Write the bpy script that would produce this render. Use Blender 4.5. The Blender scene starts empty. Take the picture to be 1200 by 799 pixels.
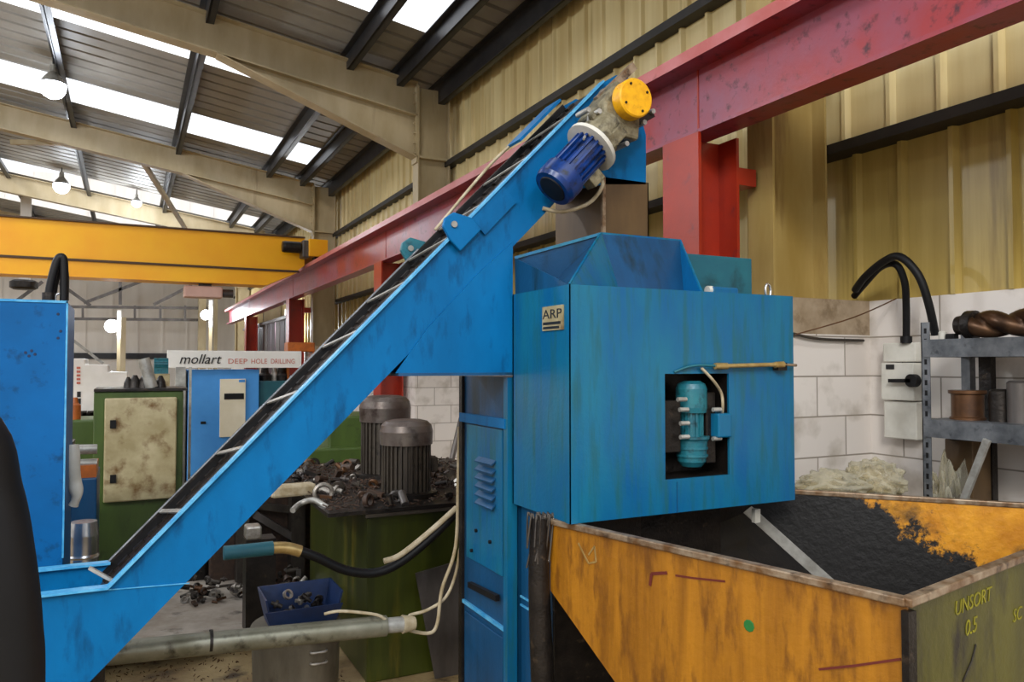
import bpy, math, random
from mathutils import Vector, Matrix
random.seed(7)
PI = math.pi
col = bpy.context.scene.collection
scene = bpy.context.scene

# ------------------------------------------------------------------ camera
F_PX = 900.0
CAM = Vector((0, 0, 1.7))
YAW, PITCH = math.atan(0.5), math.atan(27.5 / F_PX)
cd = bpy.data.cameras.new('camera'); cam = bpy.data.objects.new('camera', cd); col.objects.link(cam)
cd.lens = 36.0 * F_PX / 1200; cd.sensor_width = 36; cd.clip_end = 200
cam.location = CAM; cam.rotation_euler = (PI / 2 + PITCH, 0, -YAW)
scene.camera = cam
_m = cam.rotation_euler.to_matrix()
RT, UP, FW = _m @ Vector((1, 0, 0)), _m @ Vector((0, 1, 0)), _m @ Vector((0, 0, -1))
def ray(px, py): return FW + RT * ((px - 600) / F_PX) + UP * ((399.5 - py) / F_PX)
def onX(px, py, X): r = ray(px, py); return CAM + r * (X / r.x)
def onY(px, py, Y): r = ray(px, py); return CAM + r * (Y / r.y)
def onZ(px, py, Z): r = ray(px, py); return CAM + r * ((Z - CAM.z) / r.z)

# ------------------------------------------------------------------ world, sun, lamps, exposure
w = bpy.data.worlds.new('daylight'); scene.world = w; w.use_nodes = True
WN, WL = w.node_tree.nodes, w.node_tree.links
bg = WN['Background']; bg.inputs[0].default_value = (0.95, 0.97, 1.0, 1)
wg = WN.new('ShaderNodeNewGeometry'); wx = WN.new('ShaderNodeSeparateXYZ'); WL.new(wg.outputs['Incoming'], wx.inputs[0])
wr = WN.new('ShaderNodeMapRange'); wr.inputs['From Min'].default_value = 0.0; wr.inputs['From Max'].default_value = -0.45   # overcast sky, brighter overhead
wr.inputs['To Min'].default_value = 0.36; wr.inputs['To Max'].default_value = 1.9; WL.new(wx.outputs[2], wr.inputs['Value']); WL.new(wr.outputs[0], bg.inputs[1])
sd = bpy.data.lights.new('sun', 'SUN'); sun = bpy.data.objects.new('sun', sd); col.objects.link(sun)
sd.energy = 0.9; sd.angle = math.radians(12); sd.color = (1.0, 0.96, 0.9)
sun.rotation_euler = Vector((0.62, 0.68, -0.42)).to_track_quat('-Z', 'Y').to_euler()
scene.view_settings.view_transform = 'Standard'; scene.view_settings.look = 'None'
scene.view_settings.exposure = 0.35; scene.view_settings.gamma = 1.0; scene.view_settings.use_curve_mapping = False

# ------------------------------------------------------------------ materials
def srgb(h):
    if isinstance(h, str):
        h = h.lstrip('#'); c = [int(h[i:i + 2], 16) / 255 for i in (0, 2, 4)]
    else: c = h
    return tuple(x / 12.92 if x <= 0.04045 else ((x + 0.055) / 1.055) ** 2.4 for x in c) + (1,)
MATS = {}
def M(name, base, second=None, scale=4, stretch=(1, 1, 1), rough=0.5, metal=0.0, dirt=None, dirt_amt=0.0,
      dirt_scale=6, dirt_stretch=(1, 1, 1), bump=0.0, bump_scale=60, contrast=(0.35, 0.65), detail=6, spec=0.5, coat=0):
    m = bpy.data.materials.new(name); m.use_nodes = True
    nt = m.node_tree; N = nt.nodes; L = nt.links; b = N['Principled BSDF']
    b.inputs['Roughness'].default_value = rough; b.inputs['Metallic'].default_value = metal
    b.inputs['Specular IOR Level'].default_value = spec
    if coat: b.inputs['Coat Weight'].default_value = coat; b.inputs['Coat Roughness'].default_value = 0.25
    geo = N.new('ShaderNodeNewGeometry')
    def noise(sc, st, det=detail, off=0.0):
        mp = N.new('ShaderNodeMapping'); mp.inputs['Scale'].default_value = st; mp.inputs['Location'].default_value = (off, off * 2, off * .5)
        L.new(geo.outputs['Position'], mp.inputs['Vector'])
        n = N.new('ShaderNodeTexNoise'); n.inputs['Scale'].default_value = sc; n.inputs['Detail'].default_value = det
        n.inputs['Roughness'].default_value = 0.6
        L.new(mp.outputs[0], n.inputs['Vector']); return n.outputs['Fac']
    def rmp(f, a, c):
        r = N.new('ShaderNodeMapRange'); r.inputs['From Min'].default_value = a; r.inputs['From Max'].default_value = c
        L.new(f, r.inputs['Value']); return r.outputs[0]
    def mix(f, a, c):
        x = N.new('ShaderNodeMix'); x.data_type = 'RGBA'
        L.new(f, x.inputs['Factor'])
        for s, v in ((x.inputs['A'], a), (x.inputs['B'], c)):
            if isinstance(v, tuple): s.default_value = v
            else: L.new(v, s)
        return x.outputs['Result']
    c = srgb(base)
    if second is not None: c = mix(rmp(noise(scale, stretch), *contrast), c, srgb(second))
    if dirt is not None:
        lo = 0.72 - 0.45 * dirt_amt
        c = mix(rmp(noise(dirt_scale, dirt_stretch, 8, 3.7), lo, lo + 0.16), c, srgb(dirt))
    if isinstance(c, tuple): b.inputs['Base Color'].default_value = c
    else: L.new(c, b.inputs['Base Color'])
    if bump:
        bp = N.new('ShaderNodeBump'); bp.inputs['Strength'].default_value = bump; bp.inputs['Distance'].default_value = 0.02
        L.new(noise(bump_scale, (1, 1, 1), 4, 1.1), bp.inputs['Height']); L.new(bp.outputs[0], b.inputs['Normal'])
    MATS[name] = m; return m
def EM(name, c, s):
    m = bpy.data.materials.new(name); m.use_nodes = True; b = m.node_tree.nodes['Principled BSDF']
    b.inputs['Base Color'].default_value = srgb(c); b.inputs['Emission Color'].default_value = srgb(c); b.inputs['Emission Strength'].default_value = s
    return m

V = (1, 1, 0.12)     # vertical streak stretch
m_blue = M('bright_blue_paint', '#0469a4', '#035c92', 4, (1, 1, .4), 0.42, dirt='#064a78', dirt_amt=.42, dirt_scale=16, dirt_stretch=(1, 1, .3), bump=.04, spec=.15)
m_blue2 = M('worn_machine_blue', '#136a88', '#04568a', 5, (1, 1, .3), 0.32, dirt='#1a5c6c', dirt_amt=.5, dirt_scale=24, dirt_stretch=(1, 1, .1), spec=.35, bump=.06, coat=.1)
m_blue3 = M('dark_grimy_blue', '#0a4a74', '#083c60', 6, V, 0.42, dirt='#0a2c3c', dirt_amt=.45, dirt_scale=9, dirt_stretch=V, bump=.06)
m_blueL = M('left_unit_blue', '#045fa0', '#03548e', 3, (1, 1, 1), 0.45, spec=.2, dirt='#0a406c', dirt_amt=.34, dirt_scale=16, bump=.03)
m_bluefar = M('far_machine_blue', '#4a9ce6', '#3c8cd6', 2, (1, 1, 1), 0.45)
m_edge = M('worn_light_blue_edge', '#63b4dc', '#2f8fc8', 20, (1, 1, 1), 0.35)
m_teal = M('teal_enamel', '#23707a', '#1c5f70', 14, (1, 1, 1), 0.35, dirt='#12323a', dirt_amt=.4, dirt_scale=26, bump=.1)
m_teal2 = M('dull_teal_paint', '#1f6470', '#1a5868', 6, (1, 1, 1), 0.5, dirt='#12363c', dirt_amt=.3)
m_yel = M('skip_ochre_paint', '#aa7016', '#80500c', 14, (1, 1, .08), 0.4, dirt='#6e430e', dirt_amt=.50, dirt_scale=20, dirt_stretch=(1, 1, .25), bump=.15, bump_scale=25)
m_olive = M('skip_olive_paint', '#57520e', '#3c380a', 7, (1, 1, .2), 0.5, dirt='#1e1606', dirt_amt=.5, dirt_scale=7, dirt_stretch=(1, 1, .4), bump=.15, bump_scale=25)
m_yin = M('skip_inside_paint', '#d8941f', '#b87510', 9, (1, 1, 1), 0.5, dirt='#151413', dirt_amt=.42, dirt_scale=5, bump=.2, bump_scale=30)
m_rust = M('rusty_brown', '#4c3626', '#2e2018', 20, rough=.6, dirt='#8a7a68', dirt_amt=.2, dirt_scale=40)
m_tar = M('tarry_residue', '#121010', '#1d1916', 14, (1, 1, 1), .42, bump=.2)
m_rimS = M('bare_rubbed_steel', '#a3917a', '#6c4c2c', 16, (1, 1, 1), 0.4, .4, dirt='#3c2a1c', dirt_amt=.35, dirt_scale=20)
m_crane = M('crane_yellow', '#fbb70c', '#f5a406', 1.2, (1, 1, 1), 0.4)
m_dkline = M('dark_brown_grime', '#4a3420', None, rough=.7)
m_red = M('gantry_red_oxide', '#a82c12', '#922614', 2, (1, 1, 1), 0.36, dirt='#6a2a32', dirt_amt=.28, dirt_scale=9, bump=.05, coat=.1)
m_capb = M('stained_capping_block', '#a8957c', '#8e7a60', 9, rough=.6, dirt='#6e5a40', dirt_amt=.4)
m_colst = M('ochre_stained_column', '#b39c62', '#9a7f42', 3, (1, 1, .2), .42, dirt='#6e4a1c', dirt_amt=.38, dirt_scale=4, dirt_stretch=(1, 1, .15))
m_pinkb = M('pale_pink_casing', '#d8b0a0', '#c8a090', 3)
m_drill = M('bronzed_dark_steel', '#3a2a20', '#6a4c34', 9, rough=.3, metal=.7)
m_beam = M('lilac_bloomed_red', '#9a3034', '#8c4a5e', 1.3, (1, 1, 1), .32, dirt='#4a1e28', dirt_amt=.36, dirt_scale=16, bump=.05, contrast=(.42, .62))
m_creamp = M('cream_panel', '#ece4cc', '#e0d6b8', 3)
m_lip = M('skylit_pink_red', '#c87a7c', '#b85c58', 3, (1, 1, 1), .35, dirt='#8a3638', dirt_amt=.2)  # beam red lightened to pink to carry skylight on the lip
m_steelY = M('cream_frame_paint', '#b8a888', '#a59470', 3, (1, 1, .3), 0.5, dirt='#6e5a3a', dirt_amt=.22, dirt_scale=3, dirt_stretch=V)
m_clad = M('cream_cladding', '#e0cf9c', '#cdb780', 5, (1, 1, .06), 0.4, dirt='#a48a50', dirt_amt=.3, dirt_scale=7, dirt_stretch=(1, 1, .08))
m_clad2 = M('stained_cladding', '#b8a05c', '#9c843e', 5, (1, 1, .06), 0.38, dirt='#745a26', dirt_amt=.34, dirt_scale=6, dirt_stretch=(1, 1, .07))
m_farw = M('far_cladding', '#f0eae2', '#e0d9d0', 2, V, 0.6)
m_roof = M('roof_sheet_grey', '#9a9690', '#8a867e', 2, (1, 1, 1), 0.55)
m_purl = M('galvanised_dark', '#3a3a3c', '#2c2c30', 6, (1, 1, 1), 0.4, .5)
m_flash = M('dark_flashing', '#2b2723', '#1c1916', 5, rough=.6)
m_floor = M('dirty_concrete', '#a08a60', '#7c6440', 3, (1, 1, 1), 0.7, dirt='#42321e', dirt_amt=.40, dirt_scale=5, bump=.3, bump_scale=20)
m_black = M('black_rubber', '#0e0d0f', '#080708', 10, rough=.55, spec=.3)
m_belt = M('oily_black_belt', '#17120f', '#2a1d14', 30, rough=.4, bump=.3, bump_scale=80)
m_white = M('scuffed_white', '#d6d3c8', '#c2beb2', 8, rough=.5)
m_bwhite = M('clean_white_enamel', '#f2f0ea', '#e8e6de', 3, rough=.4)
m_pale = M('pale_galvanised', '#b7b5ae', '#8f8c84', 14, rough=.4, metal=.4)
m_shelf = M('shelf_grey_steel', '#7f8184', '#55585c', 10, rough=.45, metal=.5, dirt='#2e3034', dirt_amt=.3, dirt_scale=22)
m_dkst = M('dark_oily_steel', '#2e2823', '#1c1816', 12, rough=.4, metal=.5, dirt='#5a4a3a', dirt_amt=.25, dirt_scale=20, bump=.2)
m_mot = M('grimy_motor', '#4e463c', '#352e28', 10, (1, 1, .3), .5, .3, dirt='#1d1916', dirt_amt=.35, dirt_scale=16)
m_motcap = M('grimy_motor_cowl', '#6e6660', '#4e3e38', 5, rough=.42, metal=.5, dirt='#33241e', dirt_amt=.45, dirt_scale=7)
m_green = M('green_machine_paint', '#465c20', '#36481a', 5, (1, 1, .3), .45, dirt='#22280f', dirt_amt=.3, dirt_scale=6)
m_tank = M('oily_green_tank', '#3c4210', '#272c0a', 7, (1, 1, .12), .35, dirt='#5f5412', dirt_amt=.38, dirt_scale=5, dirt_stretch=(1, 1, .12))
m_beige = M('stained_beige_door', '#b8ab86', '#9a8c64', 6, rough=.5, dirt='#6a4c22', dirt_amt=.46, dirt_scale=7)
m_brown = M('brown_chute_steel', '#6b5437', '#54412c', 6, (1, 1, .3), .45, .3, dirt='#2e2218', dirt_amt=.3)
m_greyst = M('dull_grey_steel', '#6a6460', '#4e4844', 6, (1, 1, .3), .45, .5)
m_gear = M('grubby_gearbox', '#8d8468', '#5e553e', 18, rough=.5, metal=.2, dirt='#241d14', dirt_amt=.42, dirt_scale=22, bump=.3)
m_gblue = M('motor_royal_blue', '#0a3a86', '#08285c', 8, rough=.3, dirt='#0a1224', dirt_amt=.45, dirt_scale=24)
m_guard = M('guard_yellow', '#f2b40a', '#dc9a05', 30, rough=.45, dirt='#a06c08', dirt_amt=.25, dirt_scale=40)
m_brass = M('pale_brass', '#c4a870', '#a3854c', 20, rough=.35, metal=.5)
m_cable = M('cream_cable', '#c2b59a', '#9c8a68', 14, rough=.5)
m_wood = M('grey_worn_plate', '#bcb2a6', '#948676', 4, (1, 1, 1), .6, dirt='#3e352c', dirt_amt=.35, dirt_scale=6)
m_pipe = M('galvanised_pipe', '#8a8878', '#6c6a58', 6, rough=.4, metal=.5, dirt='#3c382c', dirt_amt=.4, dirt_scale=12)
m_bin = M('brown_grey_bin', '#6b6252', '#4a4234', 7, (1, 1, .3), .5, dirt='#2c241a', dirt_amt=.3)
m_crate = M('navy_crate', '#142f5c', '#0e2244', 8, rough=.4)
m_copper = M('brown_copper', '#6e4a2c', '#4a3222', 8, rough=.4, metal=.5)
m_chrome = M('bright_metal', '#d8d8d8', '#a8a8a8', 8, rough=.25, metal=.9)
m_dred = M('strip_curtain_maroon', '#3a2028', '#2a1820', 3, V, .5)
m_paint_red = M('faded_red_paint', '#c8705c', None, rough=.6)
m_inkblack = M('black_lettering', '#181818', None, rough=.6)
m_chalk = M('yellow_marker', '#8e8618', '#6e6812', 30, rough=.7)
m_darkred = M('dark_red_scrawl', '#5e1c10', None, rough=.7)
m_dgreen = M('green_blot', '#1c6a2c', None, rough=.6)
m_orange = M('worn_orange', '#c0641c', '#98501a', 12, rough=.5)
m_silver = M('silver_scrap', '#bab4aa', '#8a8278', 30, rough=.35, metal=.6)
m_lamp = EM('lamp_glow', '#e8f0ff', 12)

def m_blocks():
    m = bpy.data.materials.new('painted_blockwork'); m.use_nodes = True; nt = m.node_tree; N = nt.nodes; L = nt.links; b = N['Principled BSDF']
    geo = N.new('ShaderNodeNewGeometry'); sx = N.new('ShaderNodeSeparateXYZ'); L.new(geo.outputs['Position'], sx.inputs[0])
    ad = N.new('ShaderNodeMath'); ad.operation = 'ADD'; L.new(sx.outputs[0], ad.inputs[0]); L.new(sx.outputs[1], ad.inputs[1])
    oz = N.new('ShaderNodeMath'); oz.operation = 'ADD'; oz.inputs[1].default_value = -0.058; L.new(sx.outputs[2], oz.inputs[0])
    cx = N.new('ShaderNodeCombineXYZ'); L.new(ad.outputs[0], cx.inputs[0]); L.new(oz.outputs[0], cx.inputs[1])
    br = N.new('ShaderNodeTexBrick'); L.new(cx.outputs[0], br.inputs['Vector']); br.inputs['Scale'].default_value = 1
    br.inputs['Brick Width'].default_value = .45; br.inputs['Row Height'].default_value = .225; br.inputs['Mortar Size'].default_value = .005
    br.inputs['Mortar Smooth'].default_value = .3
    br.inputs['Color1'].default_value = srgb('#e2dad2'); br.inputs['Color2'].default_value = srgb('#d4cbc2'); br.inputs['Mortar'].default_value = srgb('#968c80')
    n = N.new('ShaderNodeTexNoise'); n.inputs['Scale'].default_value = 5; n.inputs['Detail'].default_value = 8; L.new(geo.outputs['Position'], n.inputs['Vector'])
    r = N.new('ShaderNodeMapRange'); r.inputs['From Min'].default_value = .52; r.inputs['From Max'].default_value = .72; r.inputs['To Max'].default_value = .6
    L.new(n.outputs['Fac'], r.inputs['Value'])
    x = N.new('ShaderNodeMix'); x.data_type = 'RGBA'; L.new(r.outputs[0], x.inputs['Factor']); L.new(br.outputs['Color'], x.inputs['A']); x.inputs['B'].default_value = srgb('#9a8e7c')
    L.new(x.outputs['Result'], b.inputs['Base Color']); b.inputs['Roughness'].default_value = .55
    bp = N.new('ShaderNodeBump'); bp.inputs['Strength'].default_value = .4; bp.inputs['Distance'].default_value = .01; bp.invert = True
    L.new(br.outputs['Fac'], bp.inputs['Height']); L.new(bp.outputs[0], b.inputs['Normal']); return m
m_block = m_blocks()
def m_film():
    m = bpy.data.materials.new('clear_polythene'); m.use_nodes = True; nt = m.node_tree; N = nt.nodes; L = nt.links; b = N['Principled BSDF']
    b.inputs['Base Color'].default_value = srgb('#d6d0ba'); b.inputs['Roughness'].default_value = .12
    out = N['Material Output']; t = N.new('ShaderNodeBsdfTransparent'); t.inputs[0].default_value = srgb('#e6e0c8')
    x = N.new('ShaderNodeMixShader'); fr = N.new('ShaderNodeLayerWeight'); fr.inputs[0].default_value = .55
    r = N.new('ShaderNodeMapRange'); r.inputs['To Min'].default_value = .16; r.inputs['To Max'].default_value = .75
    L.new(fr.outputs['Facing'], r.inputs['Value']); L.new(r.outputs[0], x.inputs[0])
    L.new(t.outputs[0], x.inputs[1]); L.new(b.outputs[0], x.inputs[2]); L.new(x.outputs[0], out.inputs[0]); return m
m_poly = m_film()
def m_rooflight():
    m = bpy.data.materials.new('translucent_rooflight'); m.use_nodes = True; nt = m.node_tree; N = nt.nodes; L = nt.links
    out = N['Material Output']; t = N.new('ShaderNodeBsdfTransparent'); t.inputs[0].default_value = (.97, .98, 1, 1)
    L.new(t.outputs[0], out.inputs[0]); return m
m_sky = m_rooflight()
def m_inside():
    # ochre paint above a ragged tide line of black residue that stays put on the plate
    m = m_yin; nt = m.node_tree; N = nt.nodes; L = nt.links; b = N['Principled BSDF']; old = b.inputs['Base Color'].links[0].from_socket
    geo = N.new('ShaderNodeNewGeometry'); sx = N.new('ShaderNodeSeparateXYZ'); L.new(geo.outputs['Position'], sx.inputs[0])
    a = N.new('ShaderNodeMath'); a.operation = 'MULTIPLY_ADD'; a.inputs[1].default_value = 0.9; L.new(sx.outputs[0], a.inputs[0]); L.new(sx.outputs[2], a.inputs[2])
    n = N.new('ShaderNodeTexNoise'); n.inputs['Scale'].default_value = 6; n.inputs['Detail'].default_value = 12; n.inputs['Roughness'].default_value = .75; L.new(geo.outputs['Position'], n.inputs['Vector'])
    c = N.new('ShaderNodeMath'); c.operation = 'MULTIPLY_ADD'; c.inputs[1].default_value = .7; L.new(n.outputs['Fac'], c.inputs[0]); L.new(a.outputs[0], c.inputs[2])
    r = N.new('ShaderNodeMapRange'); r.inputs['From Min'].default_value = TIDE; r.inputs['From Max'].default_value = TIDE + .04; L.new(c.outputs[0], r.inputs['Value'])
    x = N.new('ShaderNodeMix'); x.data_type = 'RGBA'; x.inputs['A'].default_value = srgb('#161413'); L.new(r.outputs[0], x.inputs['Factor']); L.new(old, x.inputs['B'])
    L.new(x.outputs['Result'], b.inputs['Base Color'])
TIDE = 4.10
m_inside()

# ------------------------------------------------------------------ mesh helpers
class MB:
    def __init__(s): s.v = []; s.f = []; s.sm = []
    def add(s, vs, fs, smooth=False):
        o = len(s.v); s.v += [Vector(v) for v in vs]
        for f in fs: s.f.append([i + o for i in f]); s.sm.append(smooth)
        return s
    def box(s, a, b):
        x0, x1 = sorted((a[0], b[0])); y0, y1 = sorted((a[1], b[1])); z0, z1 = sorted((a[2], b[2]))
        return s.add([(x, y, z) for x in (x0, x1) for y in (y0, y1) for z in (z0, z1)],
                     [(0, 1, 3, 2), (4, 6, 7, 5), (0, 4, 5, 1), (2, 3, 7, 6), (0, 2, 6, 4), (1, 5, 7, 3)])
    def bar(s, p, q, w, h, up=(0, 0, 1)):
        p = Vector(p); q = Vector(q); d = (q - p).normalized(); u = Vector(up); r = d.cross(u)
        if r.length < 1e-4: r = d.cross(Vector((0, 1, 0)))
        r.normalize(); u = r.cross(d).normalized(); r = r * (w / 2); u = u * (h / 2)
        vs = [e + a * r + b * u for e in (p, q) for a in (-1, 1) for b in (-1, 1)]
        return s.add(vs, [(0, 1, 3, 2), (4, 6, 7, 5), (0, 4, 5, 1), (2, 3, 7, 6), (0, 2, 6, 4), (1, 5, 7, 3)])
    def prism(s, pts, off):
        """pts: 3-D polygon, off: thickness vector"""
        off = Vector(off); n = len(pts); vs = [Vector(p) for p in pts] + [Vector(p) + off for p in pts]
        return s.add(vs, [list(range(n))[::-1], list(range(n, 2 * n))] + [(i, (i + 1) % n, (i + 1) % n + n, i + n) for i in range(n)])
    def lathe(s, o, ax, prof, n=24, smooth=True, caps=True):
        """prof: (distance along axis, radius)"""
        o = Vector(o); ax = Vector(ax).normalized(); r = ax.orthogonal().normalized(); u = ax.cross(r)
        rings = [[o + ax * t + (r * math.cos(2 * PI * k / n) + u * math.sin(2 * PI * k / n)) * rad for k in range(n)] for t, rad in prof]
        for a, b in zip(rings[:-1], rings[1:]):
            s.add(a + b, [(k, (k + 1) % n, (k + 1) % n + n, k + n) for k in range(n)], smooth)
        if caps:
            s.add(rings[0], [list(range(n))[::-1]]); s.add(rings[-1], [list(range(n))])
        return s
    def cyl(s, p, q, r, r2=None, n=20):
        p = Vector(p); q = Vector(q); return s.lathe(p, q - p, [(0, r), ((q - p).length, r if r2 is None else r2)], n)
    def tube(s, path, r, n=10, sub=6):
        P = [Vector(p) for p in path]
        if sub > 1 and len(P) > 2:
            Q = []
            for i in range(len(P) - 1):
                a = P[max(i - 1, 0)]; b = P[i]; c = P[i + 1]; d = P[min(i + 2, len(P) - 1)]
                for k in range(sub):
                    t = k / sub
                    Q.append(0.5 * ((2 * b) + (c - a) * t + (2 * a - 5 * b + 4 * c - d) * t * t + (3 * b - a - 3 * c + d) * t ** 3))
            Q.append(P[-1]); P = Q
        rr = [r(i / (len(P) - 1)) if callable(r) else r for i in range(len(P))]
        t = (P[1] - P[0]).normalized(); nrm = t.orthogonal().normalized(); rings = []
        for i, p in enumerate(P):
            t2 = (P[min(i + 1, len(P) - 1)] - P[max(i - 1, 0)]).normalized()
            nrm = (nrm - t2 * nrm.dot(t2)).normalized(); b = t2.cross(nrm)
            rings.append([p + (nrm * math.cos(2 * PI * k / n) + b * math.sin(2 * PI * k / n)) * rr[i] for k in range(n)])
        vs = [v for g in rings for v in g]
        s.add(vs, [(i * n + k, i * n + (k + 1) % n, (i + 1) * n + (k + 1) % n, (i + 1) * n + k) for i in range(len(P) - 1) for k in range(n)], True)
        s.add(rings[0], [list(range(n))[::-1]]); s.add(rings[-1], [list(range(n))]); return s
    def ribbed(s, o, ax, L_, r, fins=20, depth=.012, n_per=1):
        """a finned motor barrel"""
        o = Vector(o); ax = Vector(ax).normalized(); a = ax.orthogonal().normalized(); b = ax.cross(a)
        ring = []
        for k in range(fins):
            for j, rad in ((.0, r), (.35, r), (.4, r - depth), (.95, r - depth)):
                an = 2 * PI * (k + j) / fins; ring.append((a * math.cos(an) + b * math.sin(an)) * rad)
        n = len(ring); vs = [o + v for v in ring] + [o + ax * L_ + v for v in ring]
        return s.add(vs, [(k, (k + 1) % n, (k + 1) % n + n, k + n) for k in range(n)] + [list(range(n))[::-1], list(range(n, 2 * n))])

def wpos(o):
    p = Vector((0, 0, 0))
    while o is not None: p += o.location; o = o.parent
    return p
def obj(name, mb, mat, parent=None, bevel=0, origin=None, label=None, seg=2):
    me = bpy.data.meshes.new(name)
    if parent is not None: off = wpos(parent)
    else:
        if origin is None:
            xs = [v.x for v in mb.v]; ys = [v.y for v in mb.v]; zs = [v.z for v in mb.v]
            origin = ((min(xs) + max(xs)) / 2, (min(ys) + max(ys)) / 2, min(zs))
        off = Vector(origin)
    me.from_pydata([tuple(v - off) for v in mb.v], [], mb.f); me.update()
    me.polygons.foreach_set('use_smooth', mb.sm)
    o = bpy.data.objects.new(name, me); col.objects.link(o)
    me.materials.append(mat)
    if parent is not None: o.parent = parent
    else: o.location = off
    if bevel:
        bv = o.modifiers.new('bevel', 'BEVEL'); bv.width = bevel; bv.segments = seg; bv.limit_method = 'ANGLE'; bv.angle_limit = math.radians(40)
    if label: o['label'] = label
    return o
def thing(name, label, cat, loc=(0, 0, 0), group=None):
    o = bpy.data.objects.new(name, None); col.objects.link(o); o.location = loc; o.empty_display_size = .1
    o['label'] = label; o['category'] = cat
    if group: o['group'] = group
    return o
def tag(o, label, cat, group=None, kind=None):
    o['label'] = label; o['category'] = cat
    if group: o['group'] = group
    if kind: o['kind'] = kind
    return o
def struct(name, mb, mat, **k):
    o = obj(name, mb, mat, **k); o['kind'] = 'structure'; return o
def copy_tree(o, parent=None):
    c = o.copy(); col.objects.link(c)
    if parent is not None: c.parent = parent
    for ch in o.children: copy_tree(ch, c)
    return c
def text(name, body, size, loc, xdir, ydir, mat, parent, extrude=.001, shear=0, width=None):
    cu = bpy.data.curves.new(name + '_curve', 'FONT'); cu.body = body; cu.size = size; cu.extrude = extrude; cu.shear = shear; cu.align_x = 'LEFT'
    cu.resolution_u = 3
    t = bpy.data.objects.new('tmp_text', cu); col.objects.link(t)
    dg = bpy.context.evaluated_depsgraph_get(); dg.update()
    me = bpy.data.meshes.new_from_object(t.evaluated_get(dg)); bpy.data.objects.remove(t)
    X = Vector(xdir).normalized(); Yv = Vector(ydir).normalized(); Z = X.cross(Yv)
    sx = 1.0
    if width:
        ext = max(v.co.x for v in me.vertices); sx = width / ext
    off = wpos(parent)
    for v in me.vertices: v.co = Vector(loc) + X * v.co.x * sx + Yv * v.co.y + Z * v.co.z - off
    me.materials.clear(); me.materials.append(mat)
    o = bpy.data.objects.new(name, me); col.objects.link(o); o.parent = parent; return o

# ================================================================== THE SETTING
XW = 3.88                       # inside face of the right-hand wall
Y0, Y1 = -1.0, 32.0             # building bays built
XL = -12.0
CZ = CAM.z
def roofz(X): return CZ + 3.74 + .156 * (3.35 - X)
fl = MB().add([(-25, -14, 0), (XW + .3, -14, 0), (XW + .3, Y1 + .3, 0), (-25, Y1 + .3, 0)], [(0, 1, 2, 3)])
fl = MB().box((-25, -14, -.2), (XW + .3, Y1 + .3, 0)); struct('floor', fl, m_floor, origin=(0, 0, 0))
# blockwork plinth with a pier under each column
BLK = CZ + .37
struct('wall_right', MB().box((XW, Y0, 0), (XW + .2, Y1, BLK)), m_block, origin=(XW, 0, 0))
FR = [3.35, 9.4, 15.6, 21.8, 28.0]
for y in FR:
    struct('wall_right_pier', MB().box((3.22, y - .27, 0), (XW, y + .27, BLK - .2)), m_block)
    struct('wall_right_pier_cap', MB().box((3.22, y - .27, BLK - .2), (XW, y + .27, BLK)), m_capb)
def clad(x, y0, y1, z0, z1, pitch=.3, d=.035):
    prof = []; y = y0
    while y < y1:
        prof += [(x, y), (x, y + pitch - .06), (x - d, y + pitch - .045), (x - d, y + pitch - .02)]; y += pitch
    prof.append((x, y)); n = len(prof)
    vs = [(a, b, z0) for a, b in prof] + [(a, b, z1) for a, b in prof] + [(x + .06, y0, z0), (x + .06, y, z0), (x + .06, y0, z1), (x + .06, y, z1)]
    return MB().add(vs, [(i, i + 1, i + 1 + n, i + n) for i in range(n - 1)] + [(2 * n, 2 * n + 1, 2 * n + 3, 2 * n + 2)])
struct('wall_right_lower_cladding', clad(XW + .03, Y0, Y1, BLK, CZ + 1.32), m_clad2, origin=(XW, 0, 0))
struct('wall_right_middle_cladding', clad(XW - .06, Y0, Y1, CZ + 1.30, CZ + 2.65), m_clad, origin=(XW, 0, 0))
struct('wall_right_upper_cladding', clad(XW - .0, Y0, Y1, CZ + 2.65, CZ + 3.66, .3, .03), m_clad, origin=(XW, 0, 0))
struct('trim_1', MB().box((XW - .13, Y0, CZ + 1.26), (XW + .05, Y1, CZ + 1.32)), m_flash, origin=(XW, 0, 0))
struct('trim_2', MB().box((XW - .18, Y0, CZ + 2.60), (XW - .02, Y1, CZ + 2.67)), m_flash, origin=(XW, 0, 0))
# roof: ribbed sheets between clear rooflights
SKY = [(-.6, .5), (3.9, 5.0), (7.2, 8.2), (10.2, 11.2), (13.5, 14.7), (17.0, 18.0), (20.6, 22.0), (25, 26.2)]
XS = 3.06
def roof_sheet(mb, ya, yb, xa, xb):
    prof = []; y = ya; n_ = max(1, round((yb - ya) / .33)); p = (yb - ya) / n_
    for i in range(n_):
        prof += [(y, 0), (y + p * .78, 0), (y + p * .83, .045), (y + p * .95, .045)]; y += p
    prof.append((yb, 0)); n = len(prof)
    vs = [(xa, q, roofz(xa) + h) for q, h in prof] + [(xb, q, roofz(xb) + h) for q, h in prof]
    mb.add(vs, [(i, i + 1, i + 1 + n, i + n) for i in range(n - 1)])
rb = MB(); e = Y0
for a, b in SKY: roof_sheet(rb, e, a, XL, XW + .3); e = b
roof_sheet(rb, e, Y1, XL, XW + .3)
for a, b in SKY: roof_sheet(rb, a, b, XS, XW + .3)
struct('ceiling', rb, m_roof, origin=(0, 0, roofz(0)))
for i, (a, b) in enumerate(SKY):
    g = MB().add([(XL, a, roofz(XL) + .01), (XS, a, roofz(XS) + .01), (XS, b, roofz(XS) + .01), (XL, b, roofz(XL) + .01)], [(0, 1, 2, 3)])
    struct('window_%d' % (i + 1), g, m_sky)
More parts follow.
